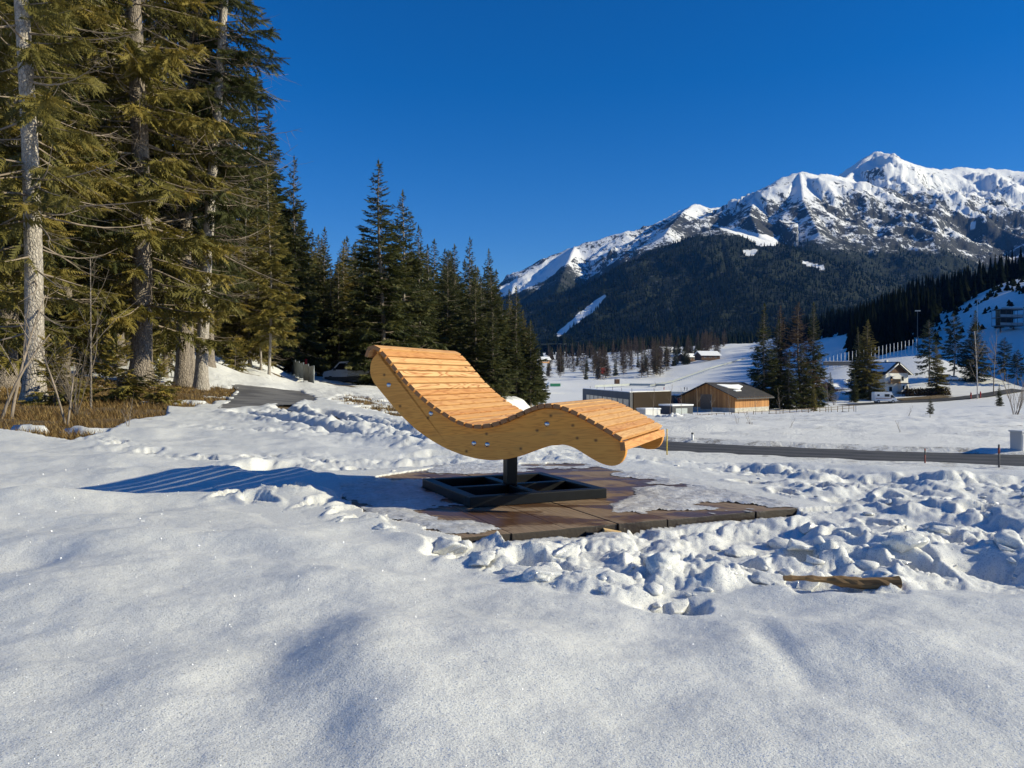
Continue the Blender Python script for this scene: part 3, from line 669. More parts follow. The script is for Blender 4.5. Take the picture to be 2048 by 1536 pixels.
def build_ice():
    # thin refrozen crust left on the planks
    A, B = np.meshgrid(np.linspace(-3.2, .03, 250), np.linspace(-.02, 3.0, 220), indexing='ij')
    a, b = A.ravel(), B.ravel(); x = PLAT_R[0] + a * E1[0] + b * E2[0]; y = PLAT_R[1] + a * E1[1] + b * E2[1]
    u, v = flat_uv(x, y)
    n = fbm(x * 2.2, y * 2.2, 5, 201); n2 = fbm(x * 9, y * 9, 4, 203)
    th = np.full(x.shape, -1.0)
    for poly, amp in (([(1260,985),(1330,965),(1470,955),(1640,1000),(1660,1020),(1580,1022),(1480,1022),(1400,1012),(1330,1018),(1235,1012),(1240,1004)], 26),
                      ([(1235,925),(1480,955),(1440,975),(1330,975),(1270,958),(1220,950)], 16),
                      ([(840,920),(1240,918),(1210,938),(1080,938),(1000,945),(900,950),(860,944)], 12),
                      ([(700,1008),(850,1030),(900,1040),(1000,1058),(960,1064),(860,1064),(760,1040)], 12),
                      ([(660,960),(860,955),(850,985),(930,1012),(870,1016),(790,1020),(690,1005)], 9)):
        sd = poly_sd(u, v, poly) + amp * n + 5 * n2
        th = np.maximum(th, -sd / 10.0)
    z = np.where(th > 0, .004 + .012 * sstep(0, 1.5, th) + .009 * np.clip(n2, -.5, 1) * sstep(0, .6, th), .0045)
    m, k = A.shape; i = np.arange(m * k).reshape(m, k)
    Fq = np.stack([i[:-1, :-1], i[1:, :-1], i[1:, 1:], i[:-1, 1:]], -1).reshape(-1, 4)
    keep = (th > -.03)[Fq].all(1); used, inv = np.unique(Fq[keep], return_inverse=True)
    V = np.stack([x, y, z], 1)[used]
    tag(link('icy_snow', np_mesh('icy_snow', V, inv.reshape(-1, 4), True), M_ICE), 'grey refrozen snow crust lying on the planks', kind='stuff')
build_ice()
# ------------------------------------------------------------------ swivelling wave lounger
W_DIR = np.array([.371, .928]); W_DIR /= np.linalg.norm(W_DIR); L_DIR = np.array([W_DIR[1], -W_DIR[0]])   # across / along towards the foot
Z1 = 4.4; _P0 = np.array([(1255 - U0) / F_PX * Z1, Z1]); LW = 1.21
_Cn = float(_P0 @ W_DIR); POST = np.array([-.012, (_Cn + LW / 2 + .012 * W_DIR[0]) / W_DIR[1]])
def side_pt(u, v, off=0.0):
    """photo pixel on the near side plane -> (along, height) measured from the post"""
    k = (u - U0) / F_PX; d = (_Cn + off) / (k * W_DIR[0] + W_DIR[1])
    return np.array([(np.array([k * d, d]) - POST) @ L_DIR, HC - (v - V0) / F_PX * d])

SLAT_PX = [(735,706),(741.5,695.7),(753.7,696.9),(768.4,707.8),(777.6,721.8),(788.7,735.1),(798.8,750),(810.2,763.1),(822.4,775.8),(835,788.5),(847.3,799.4),(861,811),(876,821),(891,830.3),(904.5,839),(920.5,847.4),(936.8,853.4),(955,855.2),(974,853.1),(991.3,848.8),(1007.8,842.5),(1023.7,835.6),(1040,828),(1055,821),(1068.5,815.5),(1081.5,811.8),(1095,809.6),(1112,811),(1131,817),(1148.5,825),(1164.8,834),(1181.5,843.2),(1198.9,852.6),(1217,862.6),(1235.5,874.4)]
LOW_PX = [(758,704),(745,717),(740.5,731),(741.5,752),(748.6,766),(771.4,794),(799.5,827.6),(831,857.5),(862.8,880.3),(894.5,897.9),(926,910.2),(957.8,918),(986,920.7),(1014,918.6),(1042,912),(1070,901.4),(1095,892.6),(1116,888.4),(1133.6,889),(1151,896),(1172,909.5),(1193.4,922.5),(1211,930.2),(1225,933),(1239,930.2),(1248,921),(1254,903),(1252,888)]
def build_lounger():
    t = empty('wave_lounger', (POST[0], POST[1], 0.0), math.atan2(L_DIR[1], L_DIR[0]))
    tag(t, 'wave shaped wooden slatted lounger on a black steel swivel base', 'lounger')
    # local frame: X along to the foot, Y across (away from the viewer), Z up
    S = np.array([side_pt(*p) for p in SLAT_PX]); low = np.array([side_pt(*p, .03) for p in LOW_PX])
    for _ in range(2): S[3:-1] = S[3:-1] * .5 + .25 * (S[2:-2] + S[4:])
    TH, SW = .026, .054
    tan = np.zeros_like(S); tan[1:-1] = S[2:] - S[:-2]; tan[0] = S[1] - S[0]; tan[-1] = S[-1] - S[-2]
    tan[2] = S[3] - S[1]; tan /= np.linalg.norm(tan, axis=1)[:, None]
    tan[0] = np.array([.35, .94]); tan[1] = np.array([.97, .25]); tan[2] = np.array([.90, -.42])
    nor = np.stack([-tan[:, 1], tan[:, 0]], 1)
    bm = bmesh.new(); add_box(bm, (0, 0, 0), (LW, SW, TH), 0, .0035); me = bm_mesh('slat', bm)
    seg = np.linalg.norm(np.diff(S, axis=0), axis=1)
    rnd = random.Random(8)
    for i, (p, a) in enumerate(zip(S, tan)):
        o = link('slat', me, M_SLAT, t); M = Matrix(((0, a[0], -a[1], p[0]), (1, 0, 0, 0), (0, a[1], a[0], p[1]), (0, 0, 0, 1)))
        o.matrix_local = M
        o.location.y += rnd.uniform(-.004, .004)
        loc = seg[max(0, min(i, len(seg) - 1))]
        o.scale = (1, min(1.08, max(.74, (loc - .0125) / SW)) if 2 < i else 1.0, 1)
    fb = side_pt(1245.2, 893); bm = bmesh.new(); add_box(bm, (0, 0, 0), (LW, .05, .030), 0, .004)
    o = link('slat', bm_mesh('foot_slat', bm), M_SLAT, t); a = np.array([.12, -.993]); p = fb
    o.matrix_local = Matrix(((0, a[0], -a[1], p[0]), (1, 0, 0, 0), (0, a[1], a[0], p[1]), (0, 0, 0, 1)))
    o['label'] = 'upright front slat closing the foot end'
    # two side panels cut to the wave
    up = S[2:] - nor[2:] * (TH / 2 + .001); up[0] = up[0] + np.array([-.006, -.01])
    end = low[-1]; up = np.concatenate([up[:-1], [up[-1] + np.array([.012, -.012])]])
    def dens(P, n):
        s = np.concatenate([[0], np.cumsum(np.linalg.norm(np.diff(P, axis=0), axis=1))]); q = np.linspace(0, s[-1], n)
        R = np.stack([np.interp(q, s, P[:, 0]), np.interp(q, s, P[:, 1])], 1)
        for _ in range(3): R[1:-1] = R[1:-1] * .5 + .25 * (R[:-2] + R[2:])
        return R
    low_s = dens(low, 110)
    poly = np.concatenate([dens(up, 90)[::-1], low_s])
    q = [poly[0]]
    for p in poly[1:]:
        if np.linalg.norm(p - q[-1]) > .006: q.append(p)
    if np.linalg.norm(q[0] - q[-1]) < .006: q.pop()
    for y0 in (-LW / 2 + .022, LW / 2 - .022 - .042):
        o = prism_obj('side_panel', q, .042, M_PANEL, t, .003); o.location.y = y0
        for (bu, bv) in ((777.7, 770), (862, 827), (948, 886.6), (974.6, 889), (1093.8, 848)):
            p = side_pt(bu, bv, .022); bm = bmesh.new()
            bmesh.ops.create_uvsphere(bm, u_segments=16, v_segments=10, radius=.0135); bmesh.ops.scale(bm, vec=(1, .55, 1), verts=bm.verts)
            add_cyl(bm, (0, .001, 0), (0, -.0015, 0), .0155, .0155, 18)
            b = link('bolt', bm_mesh('bolt', bm, True), M_BOLT, o); b.location = (p[0], -.0005 if y0 < 0 else .0425, p[1])
    # cross beams between the panels
    for (bu, bv, hgt) in ((777.7, 770, .06), (862, 827, .06), (961, 880, .05), (1093.8, 848, .06), (1120, 884, .022)):
        p = side_pt(bu, bv, .03); box_obj('cross_beam', (p[0], 0, p[1]), (.05 if hgt > .03 else .08, LW - .13, hgt), M_SLAT, t)
    # steel: mounting plate, post and base frame (the base stands turned against the seat)
    p = side_pt(1024, 905, LW / 2)
    box_obj('mounting_plate', (0, 0, .318), (.34, .30, .010), M_STEEL, t)
    bm = bmesh.new(); add_box(bm, (0, 0, 0), (.12, .96, .05), 0, .004); o = link('seat_bracket', bm_mesh('seat_bracket', bm), M_STEEL, t); o.location = (0, 0, .35)
    rel = math.radians(24) - t.rotation_euler.z
    post = box_obj('post', (0, 0, .185), (.078, .078, .25), M_STEEL, t, rel, .008)
    cyl_obj('swivel_collar', (0, 0, .300), (0, 0, .312), .06, M_STEEL, t, n=24)
    fr = empty('base_frame', (0, 0, 0), rel); fr.parent = t
    s, w, h = .965, .068, .066
    for (c, sz) in (((0, -s / 2 + w / 2, h / 2), (s, w, h)), ((0, s / 2 - w / 2, h / 2), (s, w, h)), ((-s / 2 + w / 2, 0, h / 2), (w, s - 2 * w - .002, h - .002)), ((s / 2 - w / 2, 0, h / 2), (w, s - 2 * w - .002, h - .002)),
                    ((0, 0, h / 2 - .001), (s - 2 * w - .002, w * .85, h - .004)), ((0, .23, h / 2 - .001), (w * .85, .40, h - .005)), ((0, -.23, h / 2 - .001), (w * .85, .40, h - .005))):
        box_obj('frame_tube', c, sz, M_STEEL, fr, 0, .005)
    return t
build_lounger()

# ------------------------------------------------------------------ small things lying near the platform
def wood_mat(name, a, b2, scale=(3, 40, 40)):
    m, nt, b = new_mat(name); k = NT(nt); tc = k.n('ShaderNodeTexCoord')
    n = k.n('ShaderNodeTexNoise', {'Vector': k.n('ShaderNodeMapping', {'Vector': tc.outputs['Object'], 'Scale': scale}).outputs[0], 'Scale': 1.0, 'Detail': 6.0}).outputs['Fac']
    nt.links.new(k.ramp(n, [(0.3, a), (0.7, b2)]), b.inputs['Base Color']); b.inputs['Roughness'].default_value = .8
    nt.links.new(k.bump(n, .01, .8), b.inputs['Normal']); return m
M_STAKE = wood_mat('old_stake_wood', (.10, .055, .022), (.34, .20, .08))
M_OFFCUT = wood_mat('offcut_wood', (.5, .33, .15), (.68, .48, .25))
M_PLASTIC = plain('black_foil', (.012, .012, .013), .35, 0, .3)
def on_snow(u, v):
    d = 3.0
    for _ in range(12):
        x = (u - U0) / F_PX * d; h = float(snow_h(np.array([x]), np.array([d]))[0][0]); d = .5 * d + .5 * (HC - h) * F_PX / (v - V0)
    return Vector((x, d, h))
def small_things():
    a, b = on_snow(1522, 1146), on_snow(1796, 1166)
    a.z = .035; b.z = .03; a.y = b.y + .06
    bm = bmesh.new(); n = 16; rng = random.Random(2); prev = None; rings = []
    for i in range(n + 1):
        f = i / n; c = a.lerp(b, f); c.z += .004 * math.sin(f * 7) ; r = .014 + .011 * f
        if f < .5: r *= .8 + .2 * math.sin(f * 30)
        r = max(r, .012); ring = []
        for k in range(8):
            an = k / 8 * 2 * math.pi; q = r * (1 + rng.uniform(-.14, .14)); ring.append(bm.verts.new(c + Vector((0, math.cos(an) * q, math.sin(an) * q * (1.0 if f > .35 else .75)))))
        rings.append(ring)
    for r0, r1 in zip(rings, rings[1:]):
        for k in range(8): bm.faces.new((r0[k], r0[(k + 1) % 8], r1[(k + 1) % 8], r1[k]))
    bm.faces.new(rings[0][::-1]); bm.faces.new(rings[-1])
    o = link('broken_stake', bm_mesh('broken_stake', bm, False), M_STAKE); tag(o, 'splintered brown wooden stake half buried in the broken snow', 'stake')
    p = on_snow(1225, 1062); p = Vector((p.x, p.y, -.045)); bm = bmesh.new(); add_box(bm, (0, 0, 0), (.105, .03, .032), 0, .003)
    o = link('wood_offcut', bm_mesh('wood_offcut', bm), M_OFFCUT); o.location = p; o.rotation_euler = (.2, .22, .2); tag(o, 'pale offcut of wood beside the front edge of the platform', 'offcut')
    bm = bmesh.new(); rng = random.Random(5); vs = [[bm.verts.new((i * .035 - .07, j * .03 - .06, .025 * math.sin(i * 2.1 + j) + rng.uniform(-.012, .012) + .02)) for j in range(5)] for i in range(5)]
    for i in range(4):
        for j in range(4): bm.faces.new((vs[i][j], vs[i + 1][j], vs[i + 1][j + 1], vs[i][j + 1]))
    o = link('plastic_scrap', bm_mesh('plastic_scrap', bm), M_PLASTIC); o.location = (p.x - .075, p.y - .03, -.075); so = o.modifiers.new('thick', 'SOLIDIFY'); so.thickness = .003
    tag(o, 'crumpled black plastic scrap under the pale offcut', 'plastic scrap')
    q = side_chip = gp(1056, 1003); bm = bmesh.new(); add_box(bm, (0, 0, 0), (.035, .008, .006), 0, .001)
    o = link('wood_chip', bm_mesh('wood_chip', bm), M_OFFCUT); o.location = (q[0], q[1], .005); o.rotation_euler = (0, 0, .5); tag(o, 'tiny pale wood chip on the planks by the steel frame', 'wood chip')
small_things()
# ------------------------------------------------------------------ trees
def mat_needles(name, dark, mid, light, spec=.25):
    m, nt, b = new_mat(name); k = NT(nt); t = k.attr('tone'); rnd = k.n('ShaderNodeObjectInfo').outputs['Random']
    c = k.ramp(t, [(0.0, dark), (0.5, mid), (1.0, light)])
    c = k.mix(k.math('MULTIPLY', rnd, .35), c, tuple(x * .6 for x in mid))
    nt.links.new(c, b.inputs['Base Color']); b.inputs['Roughness'].default_value = .6; b.inputs['Specular IOR Level'].default_value = spec
    tr = k.n('ShaderNodeBsdfTranslucent', {'Color': c})
    mx = k.n('ShaderNodeMixShader', {0: .30, 1: b.outputs[0], 2: tr.outputs[0]})
    nt.links.new(mx.outputs[0], nt.nodes['Material Output'].inputs[0]); return m
M_OLIVE = mat_needles('olive_needles', (.085, .085, .024), (.20, .17, .042), (.36, .25, .05))
M_GREEN = mat_needles('dark_needles', (.026, .036, .014), (.068, .076, .024), (.140, .124, .034))
M_PINE = mat_needles('pine_needles', (.016, .030, .016), (.040, .056, .026), (.075, .085, .035))
M_LARCH = mat_needles('larch_twigs', (.065, .046, .032), (.12, .084, .056), (.19, .135, .090))
def mat_bark(name, a, b2, light):
    m, nt, b = new_mat(name); k = NT(nt); P = k.n('ShaderNodeTexCoord').outputs['Object']
    n = k.n('ShaderNodeTexNoise', {'Vector': k.n('ShaderNodeMapping', {'Vector': P, 'Scale': (9, 9, 3.0)}).outputs[0], 'Scale': 1.6, 'Detail': 7.0, 'Roughness': .7}).outputs['Fac']
    v = k.n('ShaderNodeTexVoronoi', {'Vector': k.n('ShaderNodeMapping', {'Vector': P, 'Scale': (16, 16, 9)}).outputs[0], 'Scale': 1.0}, feature='DISTANCE_TO_EDGE').outputs['Distance']
    c = k.ramp(n, [(.3, a), (.55, b2), (.75, light)]); c = k.mix(k.ramp(v, [(.0, (.5,) * 3), (.08, (0, 0, 0))]), c, tuple(x * .5 for x in a))
    nt.links.new(c, b.inputs['Base Color']); b.inputs['Roughness'].default_value = .9
    h = k.math('ADD', n, k.ramp(v, [(0, (0, 0, 0)), (.2, (1, 1, 1))])); nt.links.new(k.bump(h, .02, .9), b.inputs['Normal']); return m
M_BARK = mat_bark('spruce_bark', (.10, .08, .065), (.27, .225, .185), (.42, .36, .31))
M_PALE = mat_bark('weathered_bark', (.22, .19, .16), (.46, .41, .36), (.60, .55, .49))
M_TWIG = plain('dry_twigs', (.25, .20, .155), .9, 0, .35, 3.0)
M_BIRCH = plain('birch_bark', (.55, .50, .45), .8, 0, .25, 3.0)

def tube(path, rad, n=6):
    """tube along path (m,3) -> V, F(quads)"""
    P = np.asarray(path, float); m = len(P); T = np.gradient(P, axis=0); T /= np.linalg.norm(T, axis=1)[:, None] + 1e-9
    ref = np.array([0, 0, 1.]) if abs(T[0, 2]) < .8 else np.array([1., 0, 0])
    a = np.cross(T, ref); a /= np.linalg.norm(a, axis=1)[:, None] + 1e-9; b = np.cross(T, a)
    an = np.arange(n) / n * 2 * np.pi; r = np.broadcast_to(np.asarray(rad, float), (m,))
    V = P[:, None] + r[:, None, None] * (np.cos(an)[None, :, None] * a[:, None] + np.sin(an)[None, :, None] * b[:, None])
    i = np.arange(m * n).reshape(m, n); j = np.roll(i, -1, 1)
    Fq = np.stack([i[:-1], j[:-1], j[1:], i[1:]], -1).reshape(-1, 4)
    return V.reshape(-1, 3), Fq
class Acc:
    def __init__(s): s.V = []; s.F = []; s.n = 0
    def add(s, V, Fq): s.V.append(V); s.F.append(Fq + s.n); s.n += len(V)
    def mesh(s, name, smooth=True): return np_mesh(name, np.concatenate(s.V), np.concatenate(s.F), smooth)

def feather(n, w, rng, droop=.25):
    """needle spray along +x, length 1: pairs of narrow tufts"""
    V = []; Ft = []
    for i in range(n):
        x = (i + .3) / n; l = w * (1.15 - .75 * x) ; bw = (.60 if n < 8 else .52) / n
        for sg in (-1, 1):
            k = len(V); j = rng.uniform(-.1, .1)
            V += [(x - bw, 0, 0), (x + bw * .9, 0, .01), (min(1.1, x + l * (.75 + j)), sg * l, -droop * l + rng.uniform(-.35, .35) * l)]; Ft.append((k, k + 1, k + 2))
    k = len(V); V += [(.8, -.06 * w / .25, 0), (.8, .06 * w / .25, 0), (1.15, 0, -.05)]; Ft.append((k, k + 1, k + 2))
    return np.array(V), np.array(Ft)
def sprays(O, D, L, tmpl, rng, roll=.7):
    """feathers at O along D of length L"""
    V0t, F0t = tmpl; N = len(O); D = D / (np.linalg.norm(D, axis=1)[:, None] + 1e-9)
    B = np.cross(np.array([0, 0, 1.]), D); B /= np.linalg.norm(B, axis=1)[:, None] + 1e-6; C = np.cross(D, B)
    r = rng.uniform(-roll, roll, N); B2 = B * np.cos(r)[:, None] + C * np.sin(r)[:, None]; C2 = -B * np.sin(r)[:, None] + C * np.cos(r)[:, None]
    V = O[:, None] + L[:, None, None] * (V0t[None, :, 0:1] * D[:, None] + V0t[None, :, 1:2] * B2[:, None] + V0t[None, :, 2:3] * C2[:, None])
    Ft = F0t[None] + (np.arange(N) * len(V0t))[:, None, None]
    return V.reshape(-1, 3), Ft.reshape(-1, 3), len(V0t)

def conifer(seed, H, R, base, nb, step, npair, trunk_r, shape=1.0, droop=.25, lift=.15, w=.26, sp=.42, bare=0, top_dense=1.0, lean=0.0, bare_len=1.0, sub=.9, double=False, bare_zone=None, gap=.0, roll=.7):
    """returns trunk, crown and bare-branch meshes of one conifer, foot at the origin"""
    rng = np.random.default_rng(seed); ph = rng.uniform(0, 6.28)
    zz = np.concatenate([[-.4, 0, .25, .7], np.linspace(1.5, H, 16)])
    ax = lambda z: np.stack([lean * z + .012 * H * np.sin(z / H * 4 + ph) - .012 * H * np.sin(ph), .008 * H * np.sin(z / H * 5 + ph * 2) - .008 * H * math.sin(ph * 2), z], -1)
    rz = trunk_r * np.clip(1 - zz / H, .02, 1) ** .75 * (1 + .55 * np.exp(-np.clip(zz, 0, None) / .35)); tr = Acc(); tr.add(*tube(ax(zz), rz, 12))
    if double: tr.add(*tube(ax(zz[:14]) + np.stack([-.10 - .05 * np.sin(zz[:14] * .6), .18 + 0 * zz[:14], 0 * zz[:14]], -1), rz[:14] * .62, 9))
    trunk = tr.mesh('trunk')
    wood = Acc(); O = []; D = []; L = []; tone = []
    tm = feather(npair, w, rng, droop)
    for i in range(nb):
        f = ((i + rng.uniform(0, 1)) / nb) ** (.9 * top_dense); z = base + (H - base) * f * .985
        if rng.random() < gap: continue
        prof = (1 - f) ** shape * (.55 + .45 * min(1, (f + .05) / .18)); l = max(.18, R * prof * rng.uniform(.65, 1.15)) * (1 + (0 if rng.random() > .12 else .25))
        an = rng.uniform(0, 6.283); o = ax(np.array([z]))[0]
        out = np.array([math.cos(an), math.sin(an), 0]); s = np.linspace(0, 1, 6)
        a0 = lift + .55 * f ** 1.5 - .28 * (1 - f) + rng.normal(0, .07); c1 = -.22 * (1 - f) + rng.normal(0, .05)
        side = np.array([-out[1], out[0], 0]) * rng.normal(0, .12)
        cur = lambda q: o + l * (q[:, None] * out + (q ** 2)[:, None] * side) + np.stack([0 * q, 0 * q, l * (a0 * q + c1 * q * q + .22 * (1 - f) * q ** 3)], -1)
        wood.add(*tube(cur(s), np.linspace(.012 + .010 * l, .003, 6), 4))
        nt_ = max(3, int(l / step)); q = np.sqrt(np.linspace(.02, 1, nt_)) * (1 - .12 * rng.random(nt_)); q = np.clip(q, .10, 1)
        pos = cur(q); tg = np.gradient(cur(np.clip(q, 0, 1)), axis=0) if nt_ > 2 else np.tile(out, (nt_, 1)); tg /= np.linalg.norm(tg, axis=1)[:, None] + 1e-9
        sg = np.where(np.arange(nt_) % 2 == 0, 1, -1)[:, None]; sd = np.array([-out[1], out[0], 0])[None] * sg
        an2 = rng.uniform(.45, 1.15, nt_)[:, None]; dr = tg * np.cos(an2) + sd * np.sin(an2) + np.array([0, 0, -1.]) * rng.uniform(.0, sub, nt_)[:, None] * (1 - .7 * f)
        ll = (sp * l * (1 - .70 * q) + .16) * rng.uniform(.65, 1.25, nt_); ll = np.minimum(ll, .95)
        O.append(pos); D.append(dr); L.append(ll); bt = rng.uniform(0, .45)
        tone.append(np.clip(bt + .45 * q * rng.uniform(.4, 1.1, nt_), 0, 1))
        O.append(pos[-1:]); D.append(tg[-1:]); L.append(np.array([max(.2, .2 * l)])); tone.append(np.array([.8]))
    O.append(ax(np.array([H - .5, H - .25]))); D.append(np.array([[.05, 0, 1.], [0, .05, 1.]])); L.append(np.array([.6, .5])); tone.append(np.array([.4, .4]))
    O = np.concatenate(O); D = np.concatenate(D); L = np.concatenate(L); tone = np.concatenate(tone)
    V, Ft, nv = sprays(O, D, L, tm, rng, roll); crown = np_mesh('crown', V, Ft, False, {'tone': np.repeat(tone, nv)})
    # bare lower branches
    z0, z1 = bare_zone or (max(1.0, base * .35), base * 1.5 + 1)
    for i in range(bare):
        z = rng.uniform(z0, z1); an = rng.uniform(0, 6.283); l = rng.uniform(.5, 1.0) * R * .95 * bare_len
        out = np.array([math.cos(an), math.sin(an), 0]); s = np.linspace(0, 1, 7); o = ax(np.array([z]))[0]; dz = rng.uniform(-.55, .05); cu = rng.uniform(.0, .45)
        sw = np.array([-out[1], out[0], 0]) * rng.normal(0, .2)
        pth = o + l * (s[:, None] * out + (s ** 2)[:, None] * sw) + np.stack([0 * s, 0 * s, l * (dz * s + cu * s ** 2.5)], -1)
        wood.add(*tube(pth, np.linspace(.011 + .006 * l, .003, 7), 4))
        for _ in range(int(3 + l * 2.2)):
            q = rng.uniform(.25, .95); p0 = o + l * (q * out + q * q * sw) + np.array([0, 0, l * (dz * q + cu * q ** 2.5)])
            d = out * rng.uniform(.3, 1) + np.array([-out[1], out[0], 0]) * rng.uniform(-1, 1) + np.array([0, 0, rng.uniform(-.7, .25)]); ls = rng.uniform(.15, .5) * l * .7; t = np.linspace(0, 1, 4)[:, None]
            wood.add(*tube(p0 + ls * (t * d + t ** 2 * np.array([0, 0, rng.uniform(-.2, .35)])), np.linspace(.006, .002, 4), 3))
    return trunk, crown, wood.mesh('branches')

def plant(name, meshes, mats, loc, rz, sc, label, cat, group=None, sxy=1.0, tilt=(0, 0)):
    t = empty(name, loc, rz); t.scale = (sc * sxy, sc * sxy, sc); t.rotation_euler = (tilt[0], tilt[1], rz)
    tag(t, label, cat, group)
    for nm, me, m in zip(('trunk', 'crown', 'branches'), meshes, mats):
        if me is None: continue
        o = link(nm, me, m, t)
        if len(me.materials) and me.materials[0] is not m:
            o.material_slots[0].link = 'OBJECT'; o.material_slots[0].material = m
        if nm == 'branches': o['kind'] = 'stuff'
    return t
def at_px(u, d):
    x = (u - U0) / F_PX * d; return (x, d, g1(x, d) - .03)

NEAR = {
 'sparse': (conifer(11, 22, 2.2, 2.4, 150, .062, 8, .20, .8, .3, .02, .22, .30, bare=70, gap=.2, bare_zone=(1.4, 13), bare_len=1.5, lean=-.022, sub=1.4, roll=1.5), 22),
 'dense':  (conifer(12, 28, 3.2, 1.9, 270, .066, 8, .30, .70, .3, .0, .22, .29, bare=80, bare_zone=(2, 15), sub=1.5, roll=1.5), 28),
 'tall':   (conifer(13, 26, 2.6, 3.2, 210, .064, 8, .22, .75, .3, .0, .22, .30, bare=70, bare_zone=(2.2, 12), sub=1.5, roll=1.5), 26),
 'pale':   (conifer(14, 27, 2.2, 7.0, 190, .062, 8, .20, .70, .3, .0, .22, .30, bare=70, bare_zone=(4, 12), lean=.012, double=True, bare_len=1.5, roll=1.5), 27),
 'bushy':  (conifer(15, 20, 2.8, .8, 210, .070, 8, .17, .80, .35, .02, .22, .31, bare=50, bare_zone=(.8, 9), sub=1.4, roll=1.5), 20),
}
MID = {
 'spire':  (conifer(21, 20, 3.5, .8, 270, .17, 5, .19, .80, .3, .10, .36, .46, bare=10, roll=1.2), 20),
 'wide':   (conifer(22, 20, 4.0, 1.0, 240, .18, 5, .20, .75, .4, .05, .36, .46, bare=16, bare_zone=(1.5, 7), roll=1.2), 20),
 'thin':   (conifer(23, 19, 2.7, 3.4, 190, .16, 5, .13, .75, .3, .05, .36, .46, bare=26, bare_zone=(1.2, 8), roll=1.2), 19),
 'shag':   (conifer(24, 19, 3.6, .7, 230, .18, 5, .17, .90, .5, .02, .38, .46, bare=14, sub=1.3, roll=1.2), 19),
}
FAR = {
 'spruce': (conifer(31, 20, 3.3, .4, 330, .26, 4, .2, .85, .3, .10, .42, .58), 20),
 'spruce2': (conifer(32, 20, 3.1, .5, 300, .26, 4, .2, .75, .4, .05, .44, .58), 20),
 'pine':   (conifer(33, 17, 3.8, 3.2, 110, .24, 4, .2, .55, .1, .12, .46, .56, top_dense=.8), 17),
 'larch':  (conifer(34, 22, 3.6, 1.2, 240, .34, 4, .22, .75, .1, .20, .34, .62, sub=.3), 22),
 'larch2': (conifer(35, 20, 3.4, 1.6, 200, .34, 4, .20, .65, .1, .26, .34, .62, sub=.3), 20),
}
def place_near():
    T = [  # u, dist, variant, height, yaw, needles, bark, label
     (68, 16, 'sparse', 21, .4, M_OLIVE, M_PALE, 'sparse spruce with a thick pale trunk, leftmost big trunk on the bank'),
     (282, 24, 'dense', 29, 1.0, M_OLIVE, M_BARK, 'massive golden green spruce with the thickest rough trunk by the bank'),
     (208, 30, 'tall', 27, 2.0, M_OLIVE, M_BARK, 'tall spruce with a reddish trunk just behind the thickest trunk'),
     (241, 33, 'tall', 24, 4.0, M_GREEN, M_BARK, 'slimmer dark spruce squeezed behind the reddish trunk'),
     (366, 27, 'tall', 28, 5.2, M_GREEN, M_BARK, 'tall dark spruce close beside the pale leaning double trunk'),
     (402, 26, 'pale', 27, .0, M_GREEN, M_PALE, 'tall spruce with a pale bare double trunk and dead side branches'),
     (380, 29.5, 'tall', 25, 3.3, M_GREEN, M_BARK, 'dark spruce trunk half hidden behind the pale double trunk'),
     (128, 23, 'bushy', 17, 2.6, M_OLIVE, M_BARK, 'bushy olive spruce behind the thin bare sapling'),
     (10, 21, 'dense', 24, 2.2, M_GREEN, M_BARK, 'dark spruce at the picture edge behind the leftmost trunk'),
     (-90, 17, 'bushy', 19, 1.2, M_OLIVE, M_BARK, 'olive spruce mostly cut off by the picture edge'),
     (335, 36, 'bushy', 20, 4.4, M_OLIVE, M_BARK, 'olive spruce filling the gap above the snowy hump'),
     (170, 29, 'dense', 23, 5.5, M_OLIVE, M_BARK, 'broad olive spruce between the leftmost and thickest trunks'),
     (418, 37, 'tall', 27, 1.7, M_GREEN, M_BARK, 'tall dark spruce forming the forest edge above the path'),
     (70, 31, 'dense', 26, 4.2, M_OLIVE, M_BARK, 'deep green spruce behind the leftmost trunk'),
     (330, 29, 'bushy', 11, 2.9, M_OLIVE, M_BARK, 'small bushy olive spruce right of the thickest trunk'),
     (100, 26, 'tall', 27, 3.1, M_OLIVE, M_BARK, 'tall olive spruce between the leftmost trunk and the sapling'),
     (250, 42, 'dense', 27, .3, M_GREEN, M_BARK, 'dark spruce far back behind the thickest trunk'),
    ]
    for (u, d, var, H, rz, mn, mb, lab) in T:
        ms, h0 = NEAR[var]; plant('spruce_tree', ms, (mb, mn, M_TWIG), at_px(u, d), rz, H / h0, lab, 'tree', 'tall spruces on the forest bank')
    T = [(538, 42, 'thin', 11.5, 2.2, M_OLIVE, M_PALE, 'slender olive spruce with a thin pale trunk nearest the barrier'),
         (500, 46, 'wide', 11, .8, M_OLIVE, M_PALE, 'olive spruce with a pale trunk left of the slender one'),
         (522, 45, 'thin', 10, 4.0, M_OLIVE, M_PALE, 'short slender spruce between two pale trunks'),
         (474, 52, 'wide', 19, 5.0, M_GREEN, M_BARK, 'dark spruce behind the crest of the snowy path'),
         (548, 58, 'wide', 13, 3.0, M_GREEN, M_BARK, 'dark spruce behind the slender pale trunks')]
    for (u, d, var, H, rz, mn, mb, lab) in T:
        ms, h0 = MID[var]; plant('spruce_tree', ms, (mb, mn, M_TWIG), at_px(u, d), rz, H / h0, lab, 'tree', 'slender spruces above the path')
place_near()
